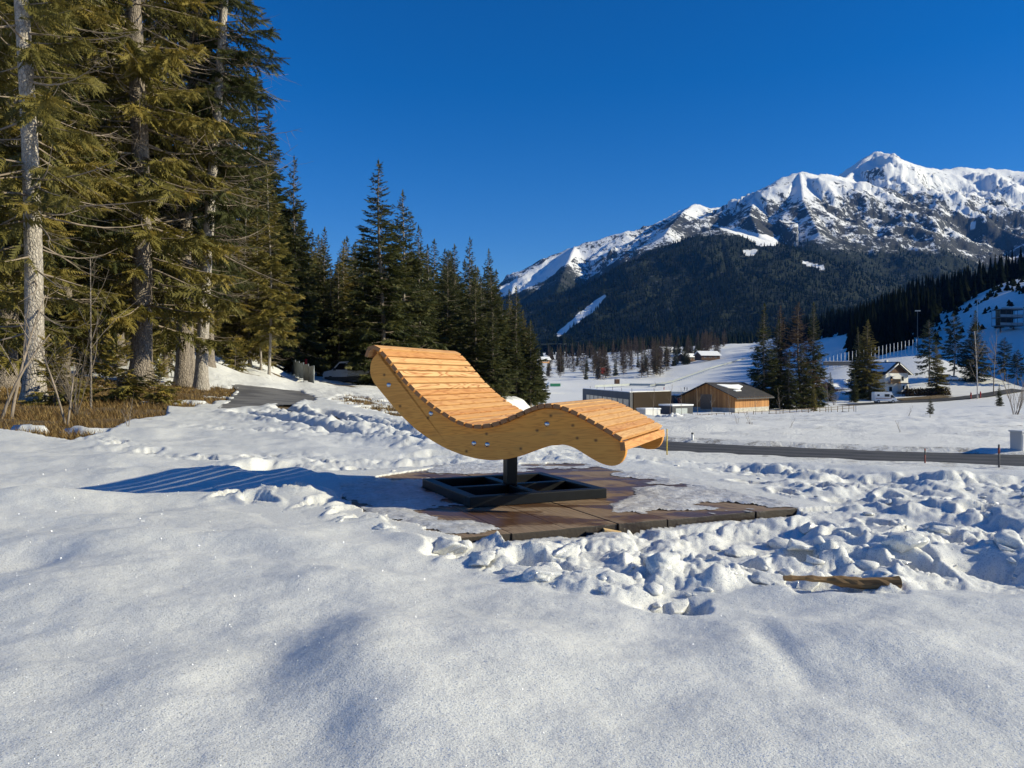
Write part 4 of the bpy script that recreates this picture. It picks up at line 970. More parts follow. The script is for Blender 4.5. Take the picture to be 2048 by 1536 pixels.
def place_mid():
    T = [(596, 62, 'spire', 315, .85, 'tall pointed spruce standing alone above the barrier'),
         (766, 58, 'spire', 321, 1.15, 'tallest pointed spruce right behind the lounger head'),
         (803, 61, 'wide', 385, .95, 'second spruce of the close pair behind the lounger'),
         (652, 74, 'spire', 458, .9, 'spruce top right of the lone pointed spruce'),
         (690, 78, 'thin', 476, 1., 'thin spruce top between the two tall pointed spruces'),
         (726, 70, 'wide', 470, .9, 'spruce hugging the tallest pointed spruce'),
         (868, 80, 'spire', 482, 1.1, 'first of four spruce tops stepping down to the valley'),
         (908, 84, 'spire', 490, 1.0, 'second of four spruce tops stepping down to the valley'),
         (946, 86, 'spire', 477, .95, 'third of four spruce tops stepping down to the valley'),
         (977, 90, 'wide', 500, .8, 'fourth of four spruce tops stepping down to the valley'),
         (1030, 96, 'spire', 574, 1.0, 'spruce at the forest corner before the mountain'),
         (1062, 100, 'shag', 640, 1.1, 'last low spruce at the forest corner'),
         (1082, 104, 'thin', 700, 1.1, 'small thin spruce below the forest corner'),
         (838, 66, 'shag', 455, 1., 'shaggy spruce right of the close pair')]
    for (u, d, var, top, sxy, lab) in T:
        ms, h0 = MID[var]; p = at_px(u, d); H = (HC + (V0 - top) / F_PX * d) - p[2]
        plant('spruce_tree', ms, (M_PALE if u == 803 else M_BARK, M_GREEN, M_TWIG), p, u * .7, H / h0, lab, 'tree', 'spruces along the skyline of the forest', sxy)
    rng = np.random.default_rng(77); sk = lambda u: np.interp(u, [560, 620, 700, 850, 930, 1000, 1040, 1090], [415, 450, 475, 490, 510, 545, 605, 690])
    ks = list(MID); n = 0
    spots = []
    for _ in range(4000):
        u = rng.uniform(566, 1078); d = rng.uniform(66, 128) if u < 1000 else rng.uniform(92, 128)
        x = (u - U0) / F_PX * d
        if any((x - a) ** 2 + (d - b) ** 2 < 2.3 ** 2 for a, b in spots): continue
        if u < 660 and d < 70: continue
        spots.append((x, d)); var = ks[rng.integers(4)]; ms, h0 = MID[var]; p = at_px(u, d)
        top = sk(u) + rng.uniform(0, 1) ** 1.6 * 90; H = min(24, max(6, HC + (V0 - top) / F_PX * d - p[2]))
        plant('spruce_tree', ms, (M_BARK, M_GREEN if rng.random() < .8 else M_OLIVE, M_TWIG), p, rng.uniform(0, 6.28), H / h0, 'dark spruce standing inside the dense forest behind the lounger', 'tree', 'spruces inside the dense forest', rng.uniform(.9, 1.25))
        n += 1
        if n >= 100: break
    n = 0
    for _ in range(2000):
        u = rng.uniform(-260, 560); d = rng.uniform(36, 82); x = (u - U0) / F_PX * d
        if any((x - a) ** 2 + (d - b) ** 2 < 3.0 ** 2 for a, b in spots): continue
        if 280 < u < 640 and d < 60: continue
        spots.append((x, d)); var = ks[rng.integers(4)]; ms, h0 = MID[var]
        plant('spruce_tree', ms, (M_BARK, M_GREEN if rng.random() < .6 else M_OLIVE, M_TWIG), at_px(u, d), rng.uniform(0, 6.28), rng.uniform(19, 27) / h0, 'spruce deep in the wood behind the trees on the bank', 'tree', 'spruces deep in the wood', rng.uniform(.95, 1.2))
        n += 1
        if n >= 46: break
place_mid()

# ------------------------------------------------------------------ bare deciduous trees and shrubs
def bare_tree(seed, H, r, stems=1, spread=.5, levels=3, nbr=9, up=.75, stem_spread=.25):
    rng = np.random.default_rng(seed); A = Acc(); T = Acc()
    def br(p, d, l, rad, lev, acc):
        d = d / np.linalg.norm(d); t = np.linspace(0, 1, 6)[:, None]; side = rng.normal(0, .18 if (lev < levels or stems > 1) else .04, 3)
        pth = p + l * (t * d + t ** 2 * side + t ** 2 * np.array([0, 0, .10]))
        acc.add(*tube(pth, np.linspace(rad, rad * .35, 6), 7 if lev == levels else (4 if lev > 1 else 3)))
        if lev == 0: return
        for i in range(nbr if lev == levels else max(3, nbr // 2)):
            q = rng.uniform(.22, .98); o = p + l * (q * d + q * q * side + q * q * np.array([0, 0, .1]))
            a = rng.uniform(0, 6.283); nd = d * up + spread * np.array([math.cos(a), math.sin(a), rng.uniform(-.2, .6)])
            br(o, nd, l * (1 - q * .55) * rng.uniform(.28, .55), max(.002, rad * (1 - .6 * q) * .5), lev - 1, A)
    for s in range(stems):
        a = rng.uniform(0, 6.283); d = np.array([math.cos(a) * stem_spread * (stems > 1), math.sin(a) * stem_spread * (stems > 1), 1.0])
        br(np.array([rng.normal(0, .12) * (stems > 1), rng.normal(0, .12) * (stems > 1), -.15]), d, H * rng.uniform(.7, 1) if stems > 1 else H, r, levels, T)
    return T.mesh('trunk'), None, A.mesh('branches')
# ------------------------------------------------------------------ mountains
def ridge(pts): return np.array([px(u, v, d) for u, v, d in pts])
RIDGES = [  # (points u, v, distance), slope, weight of the fall-off power
 (ridge([(700,700,3500),(860,632,3600),(1000,578,3600),(1050,548,3650),(1090,516,3700),(1150,492,3750),(1250,465,3800),(1290,458,3850),(1345,430,4000),(1388,409,4100),(1420,416,4200),(1460,414,4300),(1500,392,4300)]), .62),
 (ridge([(1330,455,3500),(1400,440,3650),(1470,413,3800),(1510,392,3850),(1560,358,3900),(1600,346,3950),(1640,348,4000),(1690,357,4200),(1705,345,4450),(1730,318,4600),(1752,303,4700),(1775,312,4700),(1800,320,4700),(1850,335,4750),(1880,342,4850),(1920,334,4900),(1990,340,5000),(2048,343,5000),(2300,322,5000),(2600,360,4900),(3000,330,4800)]), .66),
 (ridge([(1600,346,3950),(1606,400,3500),(1640,470,3000)]), .60),
 (ridge([(1510,392,3850),(1500,430,3400),(1520,470,3000)]), .60),
 (ridge([(1752,303,4700),(1742,372,4250),(1765,425,3900),(1760,500,3300)]), .62),
 (ridge([(1850,335,4750),(1880,398,4200),(1960,440,3800),(2060,480,3300)]), .58),
 (ridge([(2100,350,5000),(2140,420,4300),(2250,480,3600)]), .58),
 (ridge([(1388,409,4100),(1352,440,3650),(1330,470,3300)]), .60),
 (ridge([(1150,492,3750),(1130,540,3300),(1110,590,2800)]), .55),
 (ridge([(1000,720,1900),(1100,664,2050),(1200,592,2300),(1300,522,2500),(1400,466,2620),(1440,453,2660),(1500,470,2700),(1560,490,2700),(1640,528,2700),(1750,560,2700),(1850,592,2700),(1980,640,2700)]), .50),
 (ridge([(1440,453,2660),(1470,540,2200),(1500,610,1900)]), .42),
 (ridge([(1300,522,2500),(1330,590,2100),(1350,650,1800)]), .42),
 (ridge([(1640,528,2700),(1690,590,2200),(1720,640,1850)]), .42),
 (ridge([(1850,592,2700),(1960,560,2500),(2100,520,2400),(2400,480,2300)]), .50),
]
PISTES = [[(992,577),(1040,556),(1090,522),(1140,497),(1168,500),(1130,530),(1090,560),(1040,584),(1000,592)], [(1212,588),(1196,616),(1160,642),(1130,667),(1106,680),(1122,656),(1150,634),(1182,606)],
          [(1418,450),(1470,455),(1530,470),(1558,476),(1552,492),(1520,492),(1480,470)], [(1594,521),(1662,534),(1640,539)], [(1484,500),(1514,500),(1510,511),(1490,511)], [(1940,445),(1956,446),(1952,454),(1942,453)]]
def ridge_field(x, y):
    best = np.full(x.shape, -1e9); near = np.full(x.shape, 1e9)
    for R, sl in RIDGES:
        for a, b in zip(R[:-1], R[1:]):
            e = b[:2] - a[:2]; L2 = e @ e; t = np.clip(((x - a[0]) * e[0] + (y - a[1]) * e[1]) / L2, 0, 1)
            d = np.hypot(x - a[0] - e[0] * t, y - a[1] - e[1] * t); h = a[2] + (b[2] - a[2]) * t - sl * d * (1 - .10 * np.clip(d / 1500, 0, 1))
            m = h > best; near = np.where(m, d, near); best = np.maximum(best, h)
    return best, near
def build_mountains():
    us = np.linspace(700, 2560, 660); rr = np.exp(np.linspace(math.log(1350), math.log(6200), 245))
    U, D = np.meshgrid(us, rr, indexing='ij'); y = D.ravel(); x = (U.ravel() - U0) / F_PX * y
    H, near = ridge_field(x, y)
    base = 58 + (y - 1350) * .02; w = sstep(-40, 60, H - base); pin = .10 + .90 * sstep(20, 420, near)
    rel = np.clip(H - base, 0, 1400)
    H = H + pin * (.085 * rel + 14) * (ridged(x / 560, y / 760, 6, 301, .56) - .55) * .78 + pin * 9 * fbm(x / 90, y / 90, 4, 311) + (.25 + .75 * pin) * sstep(3000, 3300, y) * 15 * (ridged(x / 170, y / 240, 3, 315) - .5)
    H = np.maximum(H, base + 10 * fbm(x / 200, y / 200, 3, 321)) * 1.0
    n2 = fbm(x / 260, y / 260, 5, 331)
    i = np.arange(U.size).reshape(U.shape); Fq = np.stack([i[:-1, :-1], i[1:, :-1], i[1:, 1:], i[:-1, 1:]], -1).reshape(-1, 4)
    snow = np.maximum(.86 * sstep(480, 1350, H + 190 * n2), .85 * (1 - sstep(10, 95, near + 60 * n2)) * sstep(700, 900, H) * (y > 3400)); u = U.ravel(); v = V0 + F_PX * (HC - H) / y
    lft = sstep(1500, 1250, u) * (y > 3000); snow = np.maximum(snow, 0.30 * lft * sstep(330, 620, H + 90 * n2))
    pis = np.zeros_like(x)
    for p in PISTES: pis = np.maximum(pis, 1 - sstep(-1.5, 2.0, poly_sd(u, v, p) + 2.5 * fbm(x / 40, y / 40, 2, 341)))
    gully = sstep(.62, .9, ridged(x / 300 + 3, y / 900, 3, 351)) * sstep(250, 600, H)
    tl = np.where(y > 3050, 520, 760); forest = sstep(tl, tl - 230, H + 110 * n2) * (1 - pis) * (1 - .8 * gully * (H > 480))
    me = np_mesh('mountain', np.stack([x, y, H], 1), Fq, True, {'snow': np.clip(snow + .25 * gully, 0, 1), 'piste': pis, 'forest': forest})
    m, nt, b = new_mat('mountain'); k = NT(nt); P = k.n('ShaderNodeTexCoord').outputs['Object']
    na = k.n('ShaderNodeTexNoise', {'Vector': k.n('ShaderNodeMapping', {'Vector': P, 'Scale': (1.0, .7, .42)}).outputs[0], 'Scale': .050, 'Detail': 7.0, 'Roughness': .80}).outputs['Fac']
    nb = k.n('ShaderNodeTexNoise', {'Vector': P, 'Scale': .0075, 'Detail': 5.0, 'Roughness': .65}).outputs['Fac']
    nz = k.n('ShaderNodeSeparateXYZ', {0: k.n('ShaderNodeNewGeometry').outputs['Normal']}).outputs[2]
    rock = k.ramp(na, [(.3, (.020, .024, .024)), (.7, (.085, .085, .085))]); wood = k.ramp(na, [(.35, (.008, .013, .010)), (.65, (.030, .036, .022))])
    c = k.mix(k.attr('forest'), rock, wood)
    th = k.math('MULTIPLY_ADD', k.math('ADD', k.math('MULTIPLY', na, .62), k.math('MULTIPLY', nb, .38)), 1.5, -.25); s = k.math('SUBTRACT', k.math('ADD', k.math('MULTIPLY', k.attr('snow'), .33), .368), th)
    s = k.math('ADD', s, k.math('MULTIPLY', k.math('SUBTRACT', nz, .82), .22))
    sm = k.ramp(s, [(0.0, (0, 0, 0)), (.016, (1, 1, 1))])
    sm = k.math('MAXIMUM', k.math('MULTIPLY', sm, k.math('SUBTRACT', 1.0, k.math('MULTIPLY', k.attr('forest'), .92))), k.ramp(k.attr('piste'), [(.4, (0, 0, 0)), (.6, (1, 1, 1))]))
    c = k.mix(sm, c, (.86, .86, .87)); nt.links.new(c, b.inputs['Base Color']); b.inputs['Roughness'].default_value = .85; b.inputs['Specular IOR Level'].default_value = .1
    nt.links.new(k.bump(na, 16.0, .5), b.inputs['Normal'])
    tag(link('mountain', me, m), 'snow capped alpine peaks above dark forested slopes', kind='structure')
    # woods on the lower slopes: far off, one mass
    rng = np.random.default_rng(9)
    vis = (v < 735) & (forest > .45) & (u > 960) & (u < 2420) & (H > base + 6)
    pr = np.where(vis, np.clip(forest, 0, 1) * np.clip(3000 / y, .5, 2) ** 1.0, 0); pr /= pr.sum(); idx = rng.choice(len(x), 28000, p=pr)
    X = x[idx] + rng.uniform(-9, 9, len(idx)); Y = y[idx] + rng.uniform(-9, 9, len(idx)); Z = H[idx] - 3
    return X, Y, Z
_mw = build_mountains()
def cone_wood(name, X, Y, Z, hs, mat, label, seed=1, wid=.17, tiers=2, na=5):
    """many small conifers as one mass: stacked ragged skirts each"""
    rng = np.random.default_rng(seed); n = len(X); m = na if tiers == 2 else na * 2; an = np.arange(m) / m * 2 * np.pi
    V0t = []; F0t = []
    for t in range(tiers):
        f = t / tiers; r = (1 - f) ** .85 * (1 if tiers == 2 else np.where(np.arange(m) % 2 == 0, 1.0, .5)); k0 = len(V0t); z = .05 + .80 * f
        V0t += [(a * math.cos(q + t), a * math.sin(q + t), z - (.05 * a if tiers > 2 else 0)) for a, q in zip(np.broadcast_to(r, (m,)), an)] + [(0, 0, min(1.0, z + (.62 if tiers == 2 else 1.7 / tiers)))]
        F0t += [(k0 + i, k0 + (i + 1) % m, k0 + m) for i in range(m)]
    V0t = np.array(V0t); F0t = np.array(F0t); V0t[-1, 2] = 1.0
    rot = rng.uniform(0, 6.28, n); c, s = np.cos(rot), np.sin(rot); w = hs * wid * rng.uniform(.8, 1.25, n)
    B = V0t[None] * (1 + rng.uniform(-.3, .3, (n, len(V0t), 1)) * np.array([1, 1, .12]))
    V = np.stack([(B[..., 0] * c[:, None] - B[..., 1] * s[:, None]) * w[:, None] + X[:, None], (B[..., 0] * s[:, None] + B[..., 1] * c[:, None]) * w[:, None] + Y[:, None], B[..., 2] * hs[:, None] + Z[:, None]], -1)
    Ft = F0t[None] + (np.arange(n) * len(V0t))[:, None, None]
    me = np_mesh(name, V.reshape(-1, 3), Ft.reshape(-1, 3), False, {'tone': np.repeat(rng.uniform(0, .8, n), len(V0t))})
    return tag(link(name, me, mat), label, kind='stuff')
M_FARWOOD = mat_needles('far_wood', (.006, .012, .008), (.015, .021, .013), (.034, .035, .020), 0.0)
rng_ = np.random.default_rng(5)
cone_wood('mountain_forest', _mw[0], _mw[1], _mw[2], 8 + 11 * rng_.random(len(_mw[0])) ** 1.6, M_FARWOOD, 'dark conifer forest covering the mountain slopes', 3, .19)
def shaded_hill_wood():
    rng = np.random.default_rng(12); n = 3000
    u = rng.uniform(1560, 2500, n); d = np.exp(rng.uniform(math.log(300), math.log(1250), n)); x = (u - U0) / F_PX * d; z = g0(x, d); v = V0 + F_PX * (HC - z) / d
    lim = np.interp(u, [1560, 1640, 1700, 1830, 1880, 1960, 2048, 2500], [620, 420, 300, 300, 390, 430, 470, 470])
    keep = (d > lim) | ((u < 1640) & (d > 700))
    keep &= ~((u < 1700) & (v > 660) & (d < 620))
    x, d, z = x[keep], d[keep], z[keep]
    cone_wood('hill_forest', x, d, z - 1, rng.uniform(12, 24, len(x)), mat_needles('shaded_hill_wood', (.003, .006, .004), (.008, .011, .007), (.016, .018, .010), 0.0), 'forested hill behind the row of flagpoles, needles darkened for its shade', 5, .14, 6, 5)  # hill's shade put into the colour: darker needles than the other far woods
    # dwarf pines on the shaded slope
    n = 620; u = rng.uniform(1870, 2300, n); d = rng.uniform(300, 470, n); x = (u - U0) / F_PX * d; z = g0(x, d); keep = fbm(x / 30, d / 30, 3, 5) > -.15
    x, d, z = x[keep], d[keep], z[keep]
    cone_wood('dwarf_pines', x, d, z - .4, rng.uniform(1.2, 3.4, len(x)), M_FARWOOD, 'dwarf pines dotting the shaded snow slope', 6, .55)
    # lower valley woods at the foot of the mountain
    n = 2600; u = rng.uniform(1040, 1720, n); d = rng.uniform(900, 1600, n); x = (u - U0) / F_PX * d; z = g0(x, d); v = V0 + F_PX * (HC - z) / d
    keep = (fbm(x / 120, d / 120, 3, 15) > -.10 + .5 * (d < 1050)); x, d, z = x[keep], d[keep], z[keep]
    cone_wood('valley_forest', x, d, z - 1, rng.uniform(12, 22, len(x)), M_FARWOOD, 'mixed dark woods at the foot of the mountain', 7, .18, 4, 4)
shaded_hill_wood()

# ------------------------------------------------------------------ trees in the valley
def place_valley_trees():
    def one(name, var, u, d, top, mats, lab, cat='tree', group=None, sxy=1.0, base=None, rz=None):
        ms, h0 = FAR[var]; p = at_px(u, d)
        H = HC + (V0 - top) / F_PX * d - p[2]
        return plant(name, ms, mats, p, u if rz is None else rz, H / h0, lab, cat, group, sxy * 1.08)
    G = (M_BARK, M_GREEN, M_TWIG); O = (M_BARK, M_OLIVE, M_TWIG); L = (M_BARK, M_LARCH, M_LARCH); Pn = (M_BARK, M_PINE, M_TWIG)
    cl = 'clump of trees right of the barn'
    one('spruce_tree', 'spruce', 1530, 166, 608, G, 'dark spruce at the barn end of the tall clump', group=cl, sxy=1.0)
    one('spruce_tree', 'spruce2', 1556, 171, 640, G, 'dark spruce inside the tall clump behind the barn roof', group=cl, sxy=1.1)
    one('larch_tree', 'larch', 1562, 176, 612, L, 'thin brown larch rising between the dark spruces', group=cl)
    one('larch_tree', 'larch2', 1602, 168, 606, L, 'broad brown larch at the centre of the tall clump', group=cl, sxy=1.15)
    one('spruce_tree', 'spruce', 1628, 170, 606, G, 'tall dark spruce right of the brown larch', group=cl, sxy=.85)
    one('spruce_tree', 'spruce2', 1608, 162, 690, G, 'lower dark spruce at the front of the tall clump', group=cl, sxy=1.3)
    one('spruce_tree', 'spruce', 1580, 160, 700, G, 'low dark spruce beside the barn end wall', group=cl, sxy=1.2)
    one('spruce_tree', 'spruce', 1628, 150, 765, O, 'little olive spruce by the wooden fence', 'tree', sxy=.8)
    one('spruce_tree', 'spruce2', 1739, 193, 640, O, 'broad golden olive spruce in front of the white house', sxy=1.25)
    one('spruce_tree', 'spruce', 1715, 196, 655, G, 'dark spruce behind the golden olive spruce', sxy=1.0)
    one('spruce_tree', 'spruce', 1708, 186, 745, G, 'small dark spruce beside the parked camper van', sxy=1.)
    one('pine_tree', 'pine', 1858, 208, 640, Pn, 'pine with a tall bare trunk right of the white house', sxy=.95)
    one('pine_tree', 'pine', 1907, 214, 628, Pn, 'pine with a wide crown between two trees on the snow slope', sxy=.95)
    one('spruce_tree', 'spruce', 1951, 212, 622, G, 'dense dark spruce in front of the shaded snow slope', sxy=1.2)
    one('spruce_tree', 'spruce2', 1873, 196, 690, O, 'lone olive spruce above the hedge', sxy=1.35)
    one('pine_tree', 'pine', 2010, 212, 676, Pn, 'olive pine under the steel viewing tower', sxy=1.2)
    one('pine_tree', 'pine', 2036, 206, 700, Pn, 'rounded pine at the far right edge', sxy=1.2)
    one('spruce_tree', 'spruce', 1999, 150, 768, G, 'tiny spruce on the snow beside the bare tree', sxy=1.0)
    one('spruce_tree', 'spruce2', 1660, 190, 745, G, 'small dark spruce left of the parked camper van', sxy=1.2)
    ms, h0 = MID['thin']; p = at_px(1860, 100); plant('young_spruce', ms, (M_BARK, M_GREEN, M_TWIG), p, 1., 2.6 / h0, 'skinny young spruce standing alone in the snow field', 'tree', None, 1.5)
    # larches scattered over the valley
    rng = np.random.default_rng(31); n = 0
    for _ in range(900):
        u = rng.uniform(1095, 1450); d = rng.uniform(500, 980) if u < 1340 else rng.uniform(640, 980)
        if u < 1150 and d < 560: continue
        if 1240 < u < 1340 and d < 560: continue
        var = 'larch' if rng.random() < .6 else 'larch2'; ms, h0 = FAR[var]
        if rng.random() < .34:
            ms, h0 = FAR['spruce']; plant('spruce_tree', ms, G, at_px(u, d), rng.uniform(0, 6), rng.uniform(11, 20) / h0, 'dark spruce among the bare larches below the mountain', 'tree', 'spruces in the valley', rng.uniform(.9, 1.2))
        else: plant('larch_tree', ms, L, at_px(u, d), rng.uniform(0, 6), rng.uniform(15, 24) / h0, 'bare brown larch in the loose wood below the mountain', 'tree', 'larches in the valley', rng.uniform(.9, 1.3))
        n += 1
        if n >= 150: break
    for (u, d, H, lab) in ((1283, 540, 20, 'leftmost brown larch of the three beside the ski track'), (1296, 545, 22, 'middle brown larch of the three beside the ski track'), (1320, 550, 21, 'dark brown larch rightmost beside the ski track')):
        ms, h0 = FAR['larch']; plant('larch_tree', ms, L, at_px(u, d), u, H / h0, lab, 'tree')
    # bare deciduous
    bt = [bare_tree(41, 9, .10, 1, .55, 3, 15), bare_tree(42, 6.5, .05, 9, .35, 2, 8, .9, .35), bare_tree(43, 4.2, .035, 1, .5, 2, 9), bare_tree(44, 2.4, .03, 2, .5, 2, 7)]
    def bare(k, u, d, H, lab, m=M_TWIG, cat='tree', group=None, name='bare_tree'):
        h0 = (9, 6.5, 4.2, 2.4)[k]; plant(name, bt[k], (m, None, M_TWIG if m is not M_BIRCH else M_TWIG), at_px(u, d), u * 1.3, H / h0, lab, cat, group)
    bare(0, 1955, 186, 14.5, 'leafless birch with a pale trunk before the dark spruce', M_BIRCH)
    bare(0, 1987, 192, 13, 'leafless brown tree next to the pale birch')
    bare(0, 1640, 186, 10, 'leafless tree between the tall clump and the house')
    bare(1, 2032, 96, 5.2, 'leafless multi stemmed bush at the right edge of the field', cat='bush', name='bare_bush')
    bare(1, 1668, 178, 4, 'leafless bush behind the fence near the tall clump', cat='bush', name='bare_bush')
    for i, (u, d, H, w) in enumerate(((1306, 112, 4.6, 'nearest the snow pile'), (1340, 118, 4.4, 'in front of the grey garage'), (1363, 120, 4.0, 'left of the barn gable'), (1395, 122, 4.2, 'leaning before the barn gable'), (1424, 124, 3.8, 'under the gable peak of the barn'), (1459, 122, 3.6, 'at the near corner of the barn'), (1511, 124, 3.4, 'before the long barn wall'), (1560, 128, 4.0, 'at the far end of the barn wall'), (1657, 134, 5.4, 'by the fence beyond the tall clump'))):
        bare(2, u, d, H, 'thin leafless sapling ' + w, cat='sapling', group='saplings along the fence', name='sapling')
    for (u, d, H, lab) in ((1817, 95, 1.6, 'leafless shrub in the field below the camper van'), (1475, 60, 1.1, 'dry stems poking from the snow beside the road'), (1500, 62, 1.3, 'cluster of dry stems below the barn'), (1580, 52, .8, 'low dry shrub in the middle of the snow field'), (1800, 48, .8, 'dry weeds on a hump of the snow field')):
        bare(3, u, d, H, lab, cat='shrub', name='dry_shrub')
    # on the forest bank
    bare(2, 182, 15, 2.7, 'thin bare sapling in front of the bushy olive spruce', M_BARK, 'sapling', name='bare_sapling')
    bare(3, 20, 12.2, 2.2, 'leafless shrub at the picture edge on the grassy bank', cat='shrub', name='bare_shrub')
    bare(3, 137, 11.8, 1.5, 'upright bare twigs in the middle of the grassy bank', cat='shrub', name='bare_shrub')
    bare(1, 150, 13.5, 1.1, 'bare twiggy bush under the thin sapling', M_BARK, 'bush', name='bare_bush')
    bare(3, 255, 11.0, .5, 'small withered tuft sticking out of the snow by the bank', cat='shrub', name='withered_tuft')
    ms = conifer(61, 1.5, .7, .05, 60, .07, 4, .02, .9, .2, .25, .3, .5)
    for (u, d, H, lab) in ((235, 17, 1.3, 'small young spruce left of the thickest trunk'), (322, 17, .9, 'knee high young spruce at the edge of the bank'), (110, 15.4, 1.2, 'young spruce beside the leftmost trunk'), (470, 40, 1.6, 'young spruce under the slender pale trunks')):
        plant('young_spruce', ms, (M_BARK, M_OLIVE, M_TWIG), at_px(u, d), u, H / 1.5, lab, 'tree', 'young spruces on the bank')
place_valley_trees()

# dry grass on the thawed bank and the patch by the path
def build_grass():
    rng = np.random.default_rng(17); n = 90000
    u = rng.uniform(-200, 850, n); v = rng.uniform(735, 875, n); d = np.exp(rng.uniform(math.log(9.5), math.log(36), n)); x = (u - U0) / F_PX * d; g = g0(x, d); vv = V0 + F_PX * (HC - g) / d
    m = ((poly_sd(u, vv, BANK) + 4 * fbm(x * .8, d * .8, 3, 95) < -1) & (fbm(x * .9, d * .9, 3, 401) > -.55)) | (poly_sd(u, vv, PATCH) < 0) & (rng.random(n) < .7)
    x, y, g = x[m], d[m], g[m]; k = len(x); print('grass', k)
    a = rng.uniform(0, 6.28, k); L = rng.uniform(.04, .15, k) * (1 + .5 * (fbm(x * .6, y * .6, 2, 403) > .1)); lean = rng.uniform(.7, 1.7, k); w = rng.uniform(.004, .010, k) * np.clip(y / 12, 1, 2)
    dx, dy = np.cos(a), np.sin(a); B = np.stack([x, y, g - .07], 1)
    hx = L * np.sin(np.minimum(lean, 1.45)); hz = L * np.cos(np.minimum(lean, 1.45)) + .05
    V = np.stack([B + np.stack([-dy * w, dx * w, 0 * w], 1), B + np.stack([dy * w, -dx * w, 0 * w], 1), B + np.stack([dx * hx, dy * hx, hz], 1)], 1).reshape(-1, 3)
    me = np_mesh('dry_grass', V, np.arange(3 * k).reshape(k, 3), False, {'tone': np.repeat(rng.uniform(0, 1, k), 3)})
    tag(link('dry_grass', me, mat_needles('dry_grass', (.10, .055, .020), (.27, .165, .060), (.44, .31, .12))), 'matted dry brown grass on the thawed bank', kind='stuff')
build_grass()
# ------------------------------------------------------------------ buildings, vehicles, fences and people
def mat_boards(name, a, b2, scale=7.0):
    m, nt, b = new_mat(name); k = NT(nt); P = k.n('ShaderNodeTexCoord').outputs['Object']; x = k.n('ShaderNodeSeparateXYZ', {0: P})
    w = k.math('ADD', x.outputs[0], x.outputs[1]); f = k.math('MULTIPLY', w, scale)
    r = k.n('ShaderNodeTexWhiteNoise', {'W': k.math('FLOOR', f)}, noise_dimensions='1D').outputs[0]
    n = k.n('ShaderNodeTexNoise', {'Vector': k.n('ShaderNodeMapping', {'Vector': P, 'Scale': (6, 6, .8)}).outputs[0], 'Scale': 1.0, 'Detail': 6.0}).outputs['Fac']
    c = k.ramp(k.math('ADD', k.math('MULTIPLY', r, .6), k.math('MULTIPLY', n, .4)), [(.2, a), (.8, b2)])
    j = k.math('LESS_THAN', k.math('FRACT', f), .08); c = k.mix(j, c, tuple(q * .3 for q in a)); nt.links.new(c, b.inputs['Base Color']); b.inputs['Roughness'].default_value = .85; return m
M_BOARDS = mat_boards('barn_boards', (.25, .105, .032), (.56, .28, .095)); M_DARKBOARDS = mat_boards('gable_boards', (.07, .035, .02), (.14, .07, .035))
M_CONC = plain('concrete', (.42, .40, .36), .9, 0, .25, 1.5); M_ROOF = plain('dark_roof', (.035, .032, .032), .8, 0, .3, 1.0); M_ROOFSNOW = plain('roof_snow', (.84, .84, .85), .7, 0, .05, .5)
M_PLASTER = plain('white_plaster', (.74, .72, .68), .9, 0, .06, .8); M_GLASSD = plain('dark_glass', (.015, .018, .022), .15, 0, .2, 1.0, .4); M_GREYWALL = plain('grey_cladding', (.065, .067, .075), .7, 0, .15, .6)
M_WHITE = plain('white_paint', (.78, .78, .77), .35, 0, .04, 1.0, .5); M_TYRE = plain('tyre_rubber', (.02, .02, .02), .8); M_RIM = plain('wheel_rim', (.4, .4, .42), .4, .8); M_CANVAS = plain('dark_canvas', (.022, .026, .024), .8)
M_GREYTRIM = plain('grey_trim', (.09, .09, .095), .6); M_REDP = plain('red_paint', (.45, .03, .02), .5); M_RUST = plain('dull_red_stripe', (.22, .05, .04), .6); M_GALV = plain('galvanised_steel', (.36, .39, .40), .5, .6, .12, 4.0)
M_BARRIER = plain('barrier_sheet', (.27, .31, .32), .55, .3, .15, 2.0); M_YEL = plain('yellow_paint', (.60, .42, .05), .6); M_GREENP = plain('green_banner', (.03, .20, .10), .7); M_FENCE = wood_mat('fence_wood', (.10, .07, .05), (.24, .17, .11), (20, 20, 3))
M_ORANGE = plain('ochre_plaster', (.55, .28, .12), .9, 0, .1); M_BALC = plain('balcony_wood', (.34, .19, .08), .8, 0, .2); M_HEDGE = mat_needles('brown_hedge', (.035, .022, .012), (.085, .055, .026), (.13, .09, .045))
def gz(x, y): return g1(x, y)
def quad_prism(name, foot, z0, z1, mat, parent=None):
    bm = bmesh.new(); a = [bm.verts.new((x, y, z0)) for x, y in foot]; b = [bm.verts.new((x, y, z1)) for x, y in foot]; n = len(foot)
    bm.faces.new(a[::-1]); bm.faces.new(b)
    for i in range(n): bm.faces.new((a[i], a[(i + 1) % n], b[(i + 1) % n], b[i]))
    bmesh.ops.recalc_face_normals(bm, faces=bm.faces); return link(name, bm_mesh(name, bm), mat, parent)
